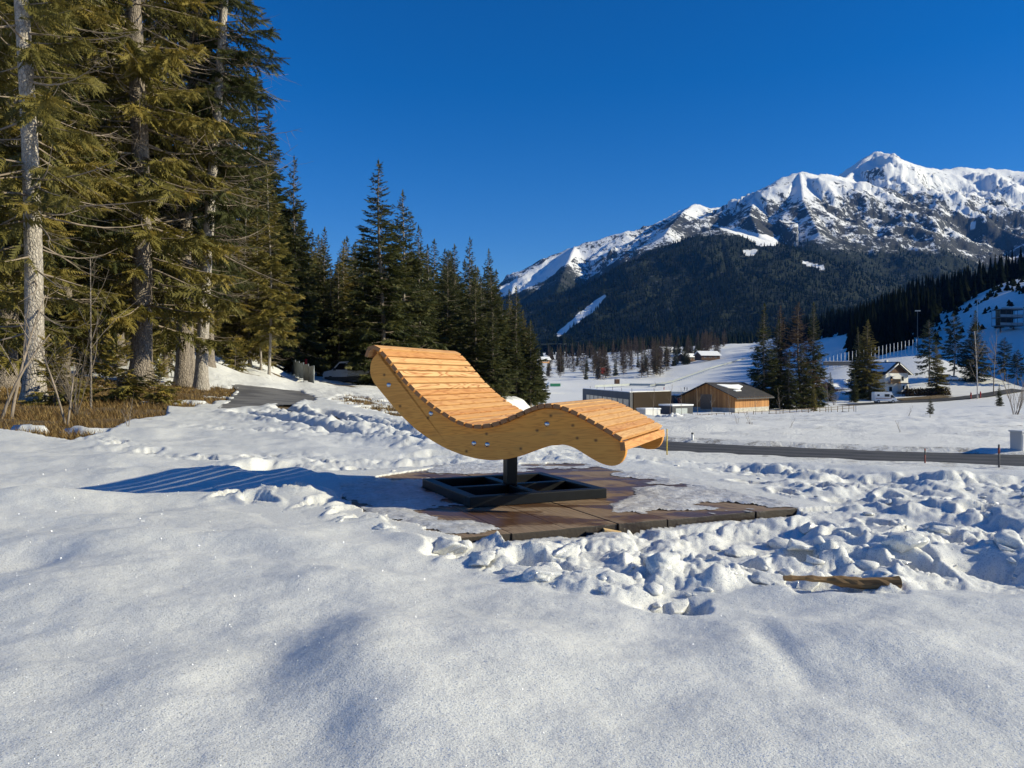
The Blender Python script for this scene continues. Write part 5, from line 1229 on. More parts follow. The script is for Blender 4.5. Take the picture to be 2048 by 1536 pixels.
def gable_house(name, label, cat, corner, ang, W, L, eave, peak, wallm, gablem, roofm, over=.7, plinth=0.0, roof_t=.16, group=None):
    """corner = near corner on the ground; local +X along the long side, +Y along the gable wall"""
    t = empty(name, corner, ang); tag(t, label, cat, group)
    prof = [(0, plinth), (W, plinth), (W, eave), (W / 2, peak), (0, eave)]
    bm = bmesh.new(); a = [bm.verts.new((0, p[0], p[1])) for p in prof]; b = [bm.verts.new((L, p[0], p[1])) for p in prof]
    bm.faces.new(a); bm.faces.new(b[::-1])
    for i in range(5):
        if i not in (2, 3): bm.faces.new((a[i], b[i], b[(i + 1) % 5], a[(i + 1) % 5]))
    bmesh.ops.recalc_face_normals(bm, faces=bm.faces); link('wall', bm_mesh('wall', bm), wallm, t)
    if plinth: box_obj('plinth', (L / 2, W / 2, plinth / 2 - .4), (L - .04, W - .04, plinth + .8), M_CONC, t)
    sl = (peak - eave) / (W / 2); rf = empty('roof'); rf.parent = t
    for s in (0, 1):
        y0 = -over if s == 0 else W + over; ye = eave - sl * over
        bm = bmesh.new(); q = [(y0, ye), (W / 2, peak), (W / 2, peak + roof_t), (y0, ye + roof_t)]
        a = [bm.verts.new((-over, p[0], p[1] + .01)) for p in q]; b = [bm.verts.new((L + over, p[0], p[1] + .01)) for p in q]
        bm.faces.new(a); bm.faces.new(b[::-1])
        for i in range(4): bm.faces.new((a[i], b[i], b[(i + 1) % 4], a[(i + 1) % 4]))
        bmesh.ops.recalc_face_normals(bm, faces=bm.faces); link('roof_slope', bm_mesh('roof_slope', bm), roofm, rf)
    return t, rf, sl
def window(parent, c, w, h, ax='x', frame=M_WHITE):
    """window on a wall; ax = direction the wall runs in"""
    s = (w, .06, h) if ax == 'x' else (.06, w, h); o = box_obj('window', c, s, frame, parent)
    s2 = (w - .16, .075, h - .16) if ax == 'x' else (.075, w - .16, h - .16); box_obj('pane', (0, 0, 0), s2, M_GLASSD, o); return o

def build_barn():
    p = px(1470, 826, 148); t, rf, sl = gable_house('barn', 'brown timber barn with concrete plinth and dark roof carrying a snow patch', 'barn', (p[0], p[1], p[2]), math.radians(44), 12, 13.4, 3.1, 5.7, M_BOARDS, M_BOARDS, M_ROOF, .75, .95)
    # snow left on the near roof slope
    def on(y): return 3.1 + sl * y + .175
    for nm, pts in (('roof_snow', [(1.6, 4.9), (6.6, 4.6), (9.6, 4.7), (9.9, 3.9), (8.0, 3.3), (6.8, 2.7), (5.2, 3.0), (3.2, 3.4)]), ('roof_snow', [(3.4, 2.3), (6.2, 2.4), (6.0, 2.0), (3.8, 1.9)])):
        bm = bmesh.new(); a = [bm.verts.new((x, y, on(y) + .01)) for x, y in pts]; b = [bm.verts.new((x * .99 + .03, y * .99 + .03, on(y) + .13)) for x, y in pts]; n = len(pts); bm.faces.new(b)
        for i in range(n): bm.faces.new((a[i], a[(i + 1) % n], b[(i + 1) % n], b[i]))
        bmesh.ops.recalc_face_normals(bm, faces=bm.faces); link(nm, bm_mesh(nm, bm), M_ROOFSNOW, rf)
    d = box_obj('door', (-.04, 6.3, 2.05), (.08, 2.6, 2.9), M_FENCE, t); box_obj('handle', (-.06, -1.0, 0), (.05, .08, .3), M_GALV, d)
    for i in range(14): box_obj('rafter_end', (.4 + i * .97, -.42, 2.98), (.14, .55, .16), M_BOARDS, t)
    box_obj('gutter', (6.7, -.80, 2.72), (14.9, .12, .12), M_GREYTRIM, t)
build_barn()
def build_modern():
    foot = [(23.0, 150), (33.6, 163), (29.8, 216), (18.8, 205)]; z1 = -1.94; z0 = -7.2
    t = empty('flat_roof_building', (0, 0, 0)); tag(t, 'dark flat roofed building with brown clad end wall and snowy roof', 'building')
    quad_prism('wall', foot, z0, z1, M_GREYWALL, t)
    c = np.mean(foot, axis=0); quad_prism('roof_snow', [tuple(c + (np.array(p) - c) * .985) for p in foot], z1 + .004, z1 + .16, M_ROOFSNOW, t)
    d1 = np.array(foot[1]) - foot[0]; L1 = np.linalg.norm(d1); d1 = d1 / L1; n1 = np.array([d1[1], -d1[0]]); a1 = math.atan2(d1[1], d1[0])
    m = np.array(foot[0]) + d1 * L1 * .53 + n1 * .08; box_obj('clad_wall', (m[0], m[1], (z1 + z0) / 2 + .5), (L1 * .93, .14, z1 - z0 - .9), M_HEDGE, t, a1)
    d2 = np.array(foot[3]) - foot[0]; L2 = np.linalg.norm(d2); d2 /= L2; n2 = np.array([-d2[1], d2[0]]); n2 = n2 if n2[0] < 0 else -n2; a2 = math.atan2(d2[1], d2[0])
    for k in range(9):
        m = np.array(foot[0]) + d2 * (3.2 + k * 5.4) + n2 * .03; w = box_obj('window', (m[0], m[1], -4.0), (4.9, .08, 1.5), M_GREYTRIM, t, a2); box_obj('pane', (0, 0, 0), (4.6, .10, 1.3), M_GLASSD, w)
    for k in range(6):
        m = np.array(foot[3]) * (k / 6) + np.array(foot[0]) * (1 - k / 6) + np.array([.5, .8]); cyl_obj('roof_post', (m[0], m[1], z1), (m[0], m[1], z1 + .8), .05, M_GREYTRIM, t, n=6)
    p = px(1297, 834, 121); t = empty('white_hut', (p[0], p[1], p[2]), .5); tag(t, 'small white box hut with snow on its flat roof by the snow pile', 'hut'); box_obj('wall', (0, 0, .55), (2.9, 2.2, 1.3), M_PLASTER, t); box_obj('roof_snow', (0, 0, 1.32), (3.1, 2.4, .2), M_ROOFSNOW, t, 0, .05)
    p = px(1352, 830, 135); t = empty('garage', (p[0], p[1], p[2]), .5); tag(t, 'low grey garage with snowy roof left of the barn', 'garage'); box_obj('wall', (0, 0, .7), (4.6, 3.5, 1.9), M_GREYWALL, t); box_obj('roof_snow', (0, 0, 1.78), (4.8, 3.7, .26), M_ROOFSNOW, t, 0, .06); box_obj('door', (-.3, -1.78, .5), (2.6, .06, 1.5), M_GALV, t)
    p = px(1362, 812, 178); t = empty('shed', (p[0], p[1], p[2]), .5); tag(t, 'grey shed with a white roof between garage and barn', 'shed'); box_obj('wall', (0, 0, 1.2), (7, 4, 2.6), M_GREYWALL, t); box_obj('roof_snow', (0, 0, 2.62), (7.3, 4.3, .25), M_ROOFSNOW, t); box_obj('door', (-1.5, -2.03, .9), (2.4, .06, 2.0), M_REDP, t)
build_modern()
def build_house():
    p = px(1769, 791, 200); t, rf, sl = gable_house('white_house', 'white plastered alpine house with dark timber gable and overhanging roof', 'house', (p[0], p[1], p[2] - .3), math.radians(104), 8.2, 10, 6.2, 8.9, M_PLASTER, M_PLASTER, M_ROOF, .9)
    t.rotation_euler.z = math.radians(112)
    # after turning: gable wall is the local x = 0 face; it runs along local +Y towards picture left, so mirror the origin
    t.location = (p[0] + 6.4, p[1] + .5, p[2] - .3)
    bm = bmesh.new(); f = [bm.verts.new(q) for q in ((-.05, .25, 6.15), (-.05, 7.95, 6.15), (-.05, 4.1, 8.7))]; bm.faces.new(f); o = link('gable_boarding', bm_mesh('gable_boarding', bm), M_DARKBOARDS, t); so = o.modifiers.new('thick', 'SOLIDIFY'); so.thickness = .06
    for s in (0, 1):
        y = 2.05 if s == 0 else 6.15; b = box_obj('barge_board', (-.93, y + (-.45 if s == 0 else .45), 7.38 - .32), (.06, 5.35, .28), M_PLASTER, rf); b.rotation_euler = (math.atan(sl) * (1 if s == 0 else -1), 0, 0)
    window(t, (-.02, 2.0, 4.7), 1.0, 1.3, 'y'); window(t, (-.02, 5.9, 4.7), 1.0, 1.3, 'y')
    bay = box_obj('bay', (-.55, 2.3, 2.3), (1.1, 2.6, 2.2), M_PLASTER, t); window(bay, (-.55, -.6, .1), .8, 1.2, 'y'); window(bay, (-.55, .65, .1), .8, 1.2, 'y'); box_obj('bay_roof', (0, 0, 1.2), (1.5, 3.0, .18), M_ROOF, bay)
    bal = box_obj('balcony', (-.7, 5.9, 3.55), (1.4, 3.4, .14), M_BALC, t); box_obj('railing', (-.65, 0, .55), (.08, 3.4, 1.0), M_BALC, bal)
    for y in (.4, 1.8, 3.6): cyl_obj('porch_post', (-1.5, y, -1.2), (-1.5, y, 1.2), .09, M_GREYTRIM, t, n=8)
    box_obj('porch_slab', (-.9, 2.0, 1.22), (1.8, 4.2, .12), M_GREYTRIM, t); window(t, (-.02, 2.6, .55), 1.4, .9, 'y'); window(t, (-.02, 6.2, 2.0), 1.2, 1.3, 'y')
    c = box_obj('chimney', (4, 3.2, 8.8), (.7, .6, 1.6), M_PLASTER, rf)
    rs = box_obj('roof_snow', (4.5, 6.3, 7.62), (9.5, 4.2, .14), M_ROOFSNOW, rf); rs.rotation_euler = (-math.atan(sl), 0, 0)
    def chalet(u, v, d, ang, W, L, e, pk, wm, lab, name='chalet', cat='house'):
        q = px(u, v, d); t, rf, sl = gable_house(name, lab, cat, tuple(q), ang, W, L, e, pk, wm, wm, M_ROOFSNOW, 1.0, 0, .4)
        for i in range(3): window(t, (L * (.2 + .28 * i), -.03, e * .6), 1.4, 1.4, 'x')
    chalet(1403, 720, 640, math.radians(14), 12, 17, 4.2, 7.4, M_DARKBOARDS, 'brown chalet with a snowy roof above the ski track')
    chalet(1370, 722, 680, math.radians(30), 10, 14, 4.0, 6.6, M_DARKBOARDS, 'second chalet half hidden left of the brown chalet')
    chalet(1085, 726, 520, math.radians(20), 5, 5, 2.6, 4.0, M_ORANGE, 'tiny ochre house at the corner of the forest')
    chalet(1326, 706, 860, math.radians(20), 12, 20, 4.0, 7.0, M_PLASTER, 'pale house with snowy roof behind the larches')
    chalet(1672, 790, 215, math.radians(20), 6, 8, 2.2, 4.0, M_RUST, 'low red roofed hut behind the tall clump', 'hut', 'hut')
    q = px(1090, 775, 330); t = empty('event_tent', tuple(q), .1); tag(t, 'white event tent with a green banner on the snow', 'tent')
    bm = bmesh.new(); pr = [(-3.6, 0), (3.6, 0), (2.6, 2.3), (-2.6, 2.3)]; a = [bm.verts.new((x, 0, z)) for x, z in pr]; b = [bm.verts.new((x, 5, z)) for x, z in pr]; bm.faces.new(a); bm.faces.new(b[::-1])
    for i in range(4): bm.faces.new((a[i], b[i], b[(i + 1) % 4], a[(i + 1) % 4]))
    bmesh.ops.recalc_face_normals(bm, faces=bm.faces); o = link('canopy', bm_mesh('canopy', bm), M_WHITE, t); o.location = (4.5, 0, 0); box_obj('banner', (4.5, -.06, 1.1), (4.4, .08, 1.2), M_GREENP, t)
    q = px(1206, 745, 560); t = empty('red_hut', tuple(q), .3); tag(t, 'small bright red hut among the larches', 'hut'); box_obj('wall', (0, 0, 1.6), (4, 3, 4.2), M_REDP, t); box_obj('roof_snow', (0, 0, 3.8), (4.6, 3.6, .4), M_ROOFSNOW, t)
    q = px(1234, 766, 420); o = box_obj('timing_hut', (q[0], q[1], q[2] + .8), (2.4, 2, 2.6), M_DARKBOARDS, None, .2); tag(o, 'tiny dark timber hut on the ski track', 'hut')
build_house()

# vehicles: local +X forward, origin on the ground below the middle
def wheel(t, x, y, r):
    w = empty('wheel', (x, y, r)); w.parent = t; bm = bmesh.new(); add_cyl(bm, (0, -.11, 0), (0, .11, 0), r, r, 20); link('tyre', bm_mesh('tyre', bm, False), M_TYRE, w)
    bm = bmesh.new(); add_cyl(bm, (0, -.118, 0), (0, .118, 0), r * .6, r * .6, 14); link('rim', bm_mesh('rim', bm, False), M_RIM, w)
def car_body(t, prof, width, mat, name='body', taper=.06, z_t=1.0):
    """side profile (x,z) extruded across with a tumblehome above z_t"""
    bm = bmesh.new(); f = lambda z, s: s * (width / 2 - max(0, z - z_t) * taper * 2)
    a = [bm.verts.new((x, f(z, -1), z)) for x, z in prof]; b = [bm.verts.new((x, f(z, 1), z)) for x, z in prof]; n = len(prof)
    bm.faces.new(a); bm.faces.new(b[::-1])
    for i in range(n): bm.faces.new((a[i], b[i], b[(i + 1) % n], a[(i + 1) % n]))
    bmesh.ops.recalc_face_normals(bm, faces=bm.faces)
    bmesh.ops.bevel(bm, geom=[e for e in bm.edges if e.calc_face_angle(0) > .3], offset=.035, segments=2, affect='EDGES'); return link(name, bm_mesh(name, bm), mat, t)
def build_pickup():
    p = at_px(706, 60); t = empty('pickup_truck', (p[0], p[1], p[2] + .03), math.radians(150)); tag(t, 'white pickup with a dark canvas canopy parked at the forest edge', 'pickup')
    car_body(t, [(-.15, .42), (2.35, .40), (2.38, .75), (2.25, .98), (1.45, 1.10), (.75, 1.74), (-.10, 1.78), (-.15, 1.0)], 1.72, M_WHITE, 'cab', .07, 1.0)
    car_body(t, [(-2.35, .62), (-.17, .62), (-.17, 1.06), (-2.35, 1.06)], 1.72, M_WHITE, 'load_bed', 0)
    box_obj('sill_trim', (.2, 0, .42), (3.9, 1.76, .30), M_GREYTRIM, t)
    # canopy: hooped canvas open at the back
    bm = bmesh.new(); hoop = [(-.86, 1.06), (-.84, 1.55), (-.70, 1.80), (0, 1.88), (.70, 1.80), (.84, 1.55), (.86, 1.06)]
    a = [bm.verts.new((-.2, y, z)) for y, z in hoop]; b = [bm.verts.new((-2.3, y, z)) for y, z in hoop]
    for i in range(6): bm.faces.new((a[i], a[i + 1], b[i + 1], b[i]))
    bm.faces.new(a); o = link('canopy', bm_mesh('canopy', bm), M_CANVAS, t); so = o.modifiers.new('thick', 'SOLIDIFY'); so.thickness = .03
    bm = bmesh.new(); 
    for (y0, z0), (y1, z1) in zip(hoop[:-1], hoop[1:]): add_cyl(bm, (-2.31, y0, z0), (-2.31, y1, z1), .05, .05, 6)
    link('canopy_hoop', bm_mesh('canopy_hoop', bm), plain('pale_canvas', (.55, .54, .5), .8), t)
    for s in (-1, 1):
        bm = bmesh.new(); q = [(.02, 1.12), (1.18, 1.14), (.68, 1.62), (.02, 1.64)]; fc = [bm.verts.new((x, s * (.862 - max(0, z - 1) * .14), z)) for x, z in q]; bm.faces.new(fc); link('side_window', bm_mesh('side_window', bm), M_GLASSD, t)
        for x in (1.55, -1.45): wheel(t, x, s * .76, .32)
        box_obj('tail_light', (-2.37, s * .76, .82), (.05, .12, .26), M_REDP, t); box_obj('headlight', (2.33, s * .6, .80), (.12, .30, .16), M_GALV, t); box_obj('mirror', (1.0, s * 1.0, 1.16), (.1, .2, .2), M_GREYTRIM, t)
    bm = bmesh.new(); fc = [bm.verts.new(q) for q in ((1.42, -.72, 1.135), (1.42, .72, 1.135), (.79, .66, 1.71), (.79, -.66, 1.71))]; bm.faces.new(fc); link('windscreen', bm_mesh('windscreen', bm), M_GLASSD, t)
    box_obj('rear_bumper', (-2.42, 0, .48), (.14, 1.6, .16), M_RUST, t); box_obj('number_plate', (-2.50, 0, .52), (.02, .5, .12), M_WHITE, t)
build_pickup()
def build_vans():
    p = at_px(1768, 182); t = empty('camper_van', (p[0], p[1], p[2] + .14), math.radians(-6)); tag(t, 'white camper van with a dark side stripe parked by the hedge', 'van')
    car_body(t, [(-2.5, .45), (2.55, .42), (2.6, .95), (2.3, 1.18), (1.65, 1.95), (1.45, 2.55), (-2.4, 2.6), (-2.5, 2.4)], 2.0, M_WHITE, 'body', .03, 1.2)
    for x in (-1.6, 1.7):
        for s in (-1, 1): wheel(t, x, s * .92, .36)
    for s in (-1, 1):
        box_obj('side_window', (.35, s * 1.0, 1.8), (1.1, .06, .6), M_GLASSD, t); box_obj('stripe', (-.4, s * 1.0, 1.12), (3.6, .05, .12), M_RUST, t); box_obj('side_window', (-1.6, s * .99, 1.85), (.5, .06, .4), M_GLASSD, t)
        bm = bmesh.new(); fc = [bm.verts.new((x, s * 1.005, z)) for x, z in ((1.15, 1.25), (2.1, 1.25), (1.62, 1.9), (1.15, 1.9))]; bm.faces.new(fc); link('door_window', bm_mesh('door_window', bm), M_GLASSD, t)
    bm = bmesh.new(); fc = [bm.verts.new(q) for q in ((2.3, -.85, 1.22), (2.3, .85, 1.22), (1.7, .8, 1.93), (1.7, -.8, 1.93))]; bm.faces.new(fc); link('windscreen', bm_mesh('windscreen', bm), M_GLASSD, t)
    for (u, v, d, rz, m, lab) in ((1906, 781, 213, .1, M_WHITE, 'white car parked behind the hedge'), (1893, 779, 215, .2, M_CANVAS, 'dark car beside the white parked car'), (1748, 806, 190, 1.2, M_CANVAS, 'dark car half hidden behind the camper van')):
        p = px(u, v, d); p[2] = gz(p[0], p[1]) + .12; t = empty('parked_car', tuple(p), rz); tag(t, lab, 'car'); car_body(t, [(-2, .35), (2, .35), (2.05, .7), (1.1, .88), (.5, 1.4), (-1.1, 1.45), (-1.9, .95), (-2.05, .7)], 1.7, m, 'body', .1, .9)
        for x in (-1.3, 1.3):
            for s in (-1, 1): wheel(t, x, s * .76, .3)
        for s in (-1, 1): box_obj('side_window', (-.25, s * .79, 1.12), (1.5, .04, .36), M_GLASSD, t)
build_vans()
def ground_strip(name, ln, w, lift, mat, label):
    """a strip laid along the ground"""
    P = np.array([((u - U0) / F_PX * d, d) for u, d in ln]); s = np.concatenate([[0], np.cumsum(np.hypot(*np.diff(P, axis=0).T))]); q = np.linspace(0, s[-1], 60); X = np.interp(q, s, P[:, 0]); Y = np.interp(q, s, P[:, 1])
    T = np.stack([np.gradient(X), np.gradient(Y)], 1); T /= np.linalg.norm(T, axis=1)[:, None]; lat = np.linspace(-w / 2, w / 2, 9)
    xx = X[:, None] - T[:, 1:2] * lat; yy = Y[:, None] + T[:, 0:1] * lat; zz, _ = snow_h(xx.ravel(), yy.ravel()); i = np.arange(xx.size).reshape(xx.shape)
    z2 = np.maximum(zz.reshape(xx.shape), g0(xx.ravel(), yy.ravel()).reshape(xx.shape)) + lift
    me = np_mesh(name, np.stack([xx.ravel(), yy.ravel(), z2.ravel()], 1), np.stack([i[:-1, :-1], i[:-1, 1:], i[1:, 1:], i[1:, :-1]], -1).reshape(-1, 4), True, {'lane': 0 * xx.ravel()}); tag(link(name, me, mat), label, kind='structure')
ground_strip('lane', [(1690, 176), (1740, 181), (1800, 184), (1880, 186), (1960, 190), (2040, 198)], 4.2, .10, M_ROAD, 'dark lane leading past the white house')
ground_strip('verge', [(1795, 188.5), (1850, 190), (1895, 192)], 4.0, .16, M_EARTH, 'brown thawed verge below the hedge')

# barriers beside the path
def build_barriers():
    A = px(578, 752, 62); B = px(628, 781, 44); n = 6; dirv = Vector((B[0] - A[0], B[1] - A[1], 0)); L = dirv.length / n; ang = math.atan2(dirv.y, dirv.x)
    names = ('farthest', 'second', 'third', 'fourth', 'fifth', 'nearest')
    for i in range(n):
        f = (i + .5) / n; x, y = A[0] + (B[0] - A[0]) * f, A[1] + (B[1] - A[1]) * f; t = empty('crowd_barrier', (x, y, gz(A[0], A[1]) * (1 - f) + gz(B[0], B[1]) * f), ang)
        tag(t, f'grey metal barrier panel, {names[i]} in the row beside the path' if i in (0, 5) else f'grey metal barrier panel, {names[i]} from the forest end of the row', 'barrier', 'row of barriers beside the path')
        w = L - .08
        box_obj('sheet', (0, 0, .62), (w - .06, .02, .98), M_BARRIER, t)
        for s in (-1, 1): cyl_obj('post', (s * w / 2, 0, .02), (s * w / 2, 0, 1.14), .025, M_GALV, t, n=8)
        for z in (.12, 1.12): cyl_obj('rail', (-w / 2, 0, z), (w / 2, 0, z), .022, M_GALV, t, n=8)
        for s in (-.8, .8): box_obj('foot', (s * w / 2, 0, .03), (.06, .55, .04), M_GALV, t)
    p = at_px(612, 58); o = cyl_obj('marker_post', (p[0], p[1], p[2]), (p[0], p[1], p[2] + 1.5), .09, M_REDP, n=10); tag(o, 'red marker post standing behind the barriers', 'post')
build_barriers()

def build_roadside():
    def pole(name, u, vb, vt, d, r, m, lab, cat, band=None):
        a = px(u, vb, d); b = px(u, vt, d); t = empty(name, tuple(a)); tag(t, lab, cat); h = b[2] - a[2]; cyl_obj('shaft', (0, 0, -.3), (0, 0, h), r, m, t, n=8)
        if band: cyl_obj('band', (0, 0, h * .62), (0, 0, h * .86), r * 1.08, band, t, n=8); 
        return t
    pole('snow_pole', 1850, 930, 897, 24.2, .022, M_RUST, 'thin red snow pole at the near edge of the road', 'pole', M_GREYTRIM)
    pole('snow_pole', 1998, 936, 889, 22.8, .028, M_GREYTRIM, 'dark snow pole in front of the white cabinet', 'pole', M_RUST)
    pole('marker_stake', 1334, 893, 858, 27.5, .022, M_YEL, 'thin yellow stake beside the foot of the lounger', 'stake', M_OFFCUT)
    t = pole('delineator_post', 1385, 880, 866, 36.4, .055, M_WHITE, 'white roadside delineator with a black cap across the road', 'post'); cyl_obj('cap', (0, 0, .27), (0, 0, .35), .058, M_GREYTRIM, t, n=8)
    p = at_px(2048, 28.6); t = empty('utility_cabinet', p, .25); tag(t, 'white utility cabinet beyond the road at the right edge', 'cabinet'); box_obj('body', (0, 0, .30), (.75, .5, .78), M_PLASTER, t, 0, .01); box_obj('lid', (0, 0, .71), (.82, .58, .06), M_WHITE, t, 0, .01); box_obj('door', (-.02, -.255, .30), (.62, .015, .6), M_WHITE, t)
    for (u, d, w) in ((1494, 60, 'leftmost'), (1499, 61, 'middle'), (1504, 60, 'rightmost')):
        a = px(u, 858, d); o = cyl_obj('garden_stake', tuple(a), (a[0], a[1], a[2] + .55), .02, M_FENCE, n=6); tag(o, w + ' short dark stake of the trio standing in the snow field', 'stake', 'trio of short stakes in the field')
    # wooden fence along the snow field
    t0 = [(1352, 843, 117), (1420, 839, 121), (1500, 834, 126), (1580, 829, 131), (1640, 825, 136), (1708, 820, 142)]
    P = np.array([px(*q) for q in t0]); s = np.concatenate([[0], np.cumsum(np.linalg.norm(np.diff(P, axis=0), axis=1))]); n = 27; q = np.linspace(0, s[-1], n); Q = np.stack([np.interp(q, s, P[:, k]) for k in range(3)], 1)
    t = empty('wooden_fence', tuple(Q[0])); tag(t, 'weathered wooden post and rail fence along the field below the barn', 'fence'); rnd = random.Random(6); O = Vector(Q[0])
    for i in range(n):
        a = Vector(Q[i]) - O; tl = rnd.uniform(-.16, .16); cyl_obj('post', (a.x, a.y, a.z - .9), (a.x + tl, a.y, a.z + .95), .055, M_FENCE, t, n=6)
        if i < n - 1:
            b = Vector(Q[i + 1]) - O
            for z in (.35, .82):
                if rnd.random() < .08: continue
                cyl_obj('rail', (a.x, a.y, a.z + z + rnd.uniform(-.05, .05)), (b.x, b.y, b.z + z + rnd.uniform(-.05, .05)), .04, M_FENCE, t, n=5)
    a = px(1683, 826, 139); b = px(1728, 830, 133); t = empty('underpass_wall', tuple(a)); tag(t, 'pale concrete retaining wall below the fence end', 'wall'); quad_prism('wall', [(0, 0), (b[0] - a[0], b[1] - a[1]), (b[0] - a[0] + .3, b[1] - a[1] + .4), (.3, .4)], -1.6, .3, M_CONC, t); box_obj('post', (2.2, -.9, .5), (.2, .2, 1.6), M_PLASTER, t)
    # railing of the lane to the house
    # brown verge and hedge beside the lane
    rng = np.random.default_rng(8)
    for (u0, u1, d, h, lab) in ((1812, 1890, 194, 2.0, 'clipped brown hedge in front of the white house'),):
        a = at_px(u0, d); b = at_px(u1, d + 3); t = empty('hedge', a); tag(t, lab, 'hedge'); n = 2600; L = b[0] - a[0]
        O = np.stack([rng.uniform(0, L, n), rng.uniform(0, 1.6, n), rng.uniform(.0, h, n)], 1); D = rng.normal(0, 1, (n, 3)); V, Ft, nv = sprays(O, D, rng.uniform(.3, .6, n), feather(3, .35, rng), rng)
        o = link('foliage', np_mesh('foliage', V, Ft, False, {'tone': np.repeat(rng.uniform(0, 1, n), nv)}), M_HEDGE, t)
    # lumpy pile of cleared snow
    c = px(1352, 850, 100); bm = bmesh.new(); bmesh.ops.create_icosphere(bm, subdivisions=5, radius=1.0); V = np.array([v.co[:] for v in bm.verts]); nn = lumps(V[:, 0] + 5, V[:, 1] + V[:, 2] * .7, .30, 4) * .9 + lumps(V[:, 0] + 2, V[:, 1] + V[:, 2] * .8, .12, 8) * .35
    for v, k in zip(bm.verts, nn): v.co = v.co * (0.75 + .42 * k)
    o = link('snow_pile', bm_mesh('snow_pile', bm, True), M_FSNOW); o.location = (c[0] - .6, c[1], c[2] - .1); o.scale = (2.3, 2.0, 1.75); tag(o, 'lumpy heap of cleared snow behind the lounger foot', 'snow pile')
build_roadside()

ORD = 'first second third fourth fifth sixth seventh eighth ninth tenth eleventh twelfth thirteenth fourteenth fifteenth sixteenth seventeenth eighteenth nineteenth twentieth twenty-first twenty-second twenty-third twenty-fourth twenty-fifth'.split()
def build_stadium():
    for i in range(25):
        u = 1652 + i * 7.55; d = 262 + .1 * i; x = (u - U0) / F_PX * d; z = gz(x, d); h = 4.2 + .03 * i
        t = empty('flagpole', (x, d, z)); tag(t, ORD[i] + ' white flagpole of the row, counted from the tall clump of trees', 'flagpole', 'row of white flagpoles'); cyl_obj('shaft', (0, 0, -.2), (0, 0, h), .085, M_WHITE, t, n=8)
    p = at_px(1742, 258); t = empty('low_wall', p, 0); tag(t, 'low dark wall under the row of flagpoles', 'wall'); box_obj('wall', (0, 0, -.1), (32, .5, 1.4), M_GREYTRIM, t); box_obj('coping_snow', (0, 0, .66), (32, .6, .12), M_ROOFSNOW, t)
    for (u, vt, vb, d, lab) in ((1835, 622, 700, 285, 'tall floodlight mast at the end of the flagpole row'), (1955, 600, 690, 300, 'tall pale mast behind the dense dark spruce')):
        a = px(u, vb, d); b = px(u, vt, d); t = empty('light_mast', (a[0], a[1], gz(a[0], a[1]))); tag(t, lab, 'mast'); h = b[2] - gz(a[0], a[1]); cyl_obj('shaft', (0, 0, -.3), (0, 0, h), .17, M_PLASTER if u > 1900 else M_GREYTRIM, t, r1=.1, n=8); box_obj('lamp_bar', (0, 0, h), (1.9, .25, .3), M_GREYTRIM, t)
        for s in (-.7, 0, .7): box_obj('floodlight', (s, -.2, h + .05), (.45, .3, .4), M_GALV, t)
    a = px(2015, 676, 300); g = gz(a[0], a[1]); t = empty('viewing_tower', (a[0], a[1], g), .12); tag(t, 'steel viewing tower with two glazed decks on the snow slope', 'tower'); z0 = a[2] - g
    if z0 < 1.5: z0 = 1.5
    for z in (z0, z0 + 3.2, z0 + 6.3): box_obj('deck', (0, 0, z), (10, 4.5, .28), M_GREYTRIM, t)
    for x in (-4.9, -2.4, 0, 2.4, 4.9):
        for y in (-2.2, 2.2): cyl_obj('column', (x, y, z0), (x, y, z0 + 6.3), .07, M_GREYTRIM, t, n=6)
    for z in (z0 + .7, z0 + 3.9):
        box_obj('railing_glass', (0, -2.22, z), (9.8, .05, 1.0), M_GALV, t)
    box_obj('cabin', (-.8, .6, z0 + 1.6), (5.5, 2.6, 2.8), M_GLASSD, t); box_obj('cabin', (-.8, .6, z0 + 4.8), (5.5, 2.6, 2.8), M_GLASSD, t); box_obj('roof_edge', (.3, -2.0, z0 + 6.75), (9.0, .08, .6), M_GALV, t)
    for x in (-3, 2.5): cyl_obj('leg', (x, 0, -2.5), (x, 0, z0), .28, M_GREYTRIM, t, n=8)
    # safety nets along the ski track
    for (ln, lab) in (([(1190, 792, 300), (1300, 790, 296), (1400, 788, 280), (1480, 786, 262)], 'grey safety net fence behind the flat roofed building'), ([(1300, 764, 400), (1345, 748, 455), (1420, 726, 560), (1490, 716, 610)], 'grey safety net fence along the upper ski track'), ([(1190, 768, 400), (1260, 765, 420), (1330, 762, 410)], 'low net fence across the foot of the ski track')):
        P = []
        for (u, v, d) in ln:
            x = (u - U0) / F_PX * d; P.append(Vector((x, d, gz(x, d))))
        t = empty('net_fence', P[0]); tag(t, lab, 'fence'); bm = bmesh.new()
        for a, b in zip(P[:-1], P[1:]):
            n = max(2, int((b - a).length / 6))
            for i in range(n):
                q = a.lerp(b, i / n) - P[0]; q.z = gz(q.x + P[0].x, q.y + P[0].y) - P[0].z; cyl_obj('post', (q.x, q.y, q.z - .2), (q.x, q.y, q.z + 1.7), .06, M_GALV, t, n=5)
            f = [bm.verts.new(v - P[0] + Vector((0, 0, k))) for v, k in ((a, .35), (b, .35), (b, 1.5), (a, 1.5))]; bm.faces.new(f)
        o = link('net', bm_mesh('net', bm), M_GALV, t); so = o.modifiers.new('thick', 'SOLIDIFY'); so.thickness = .04
build_stadium()

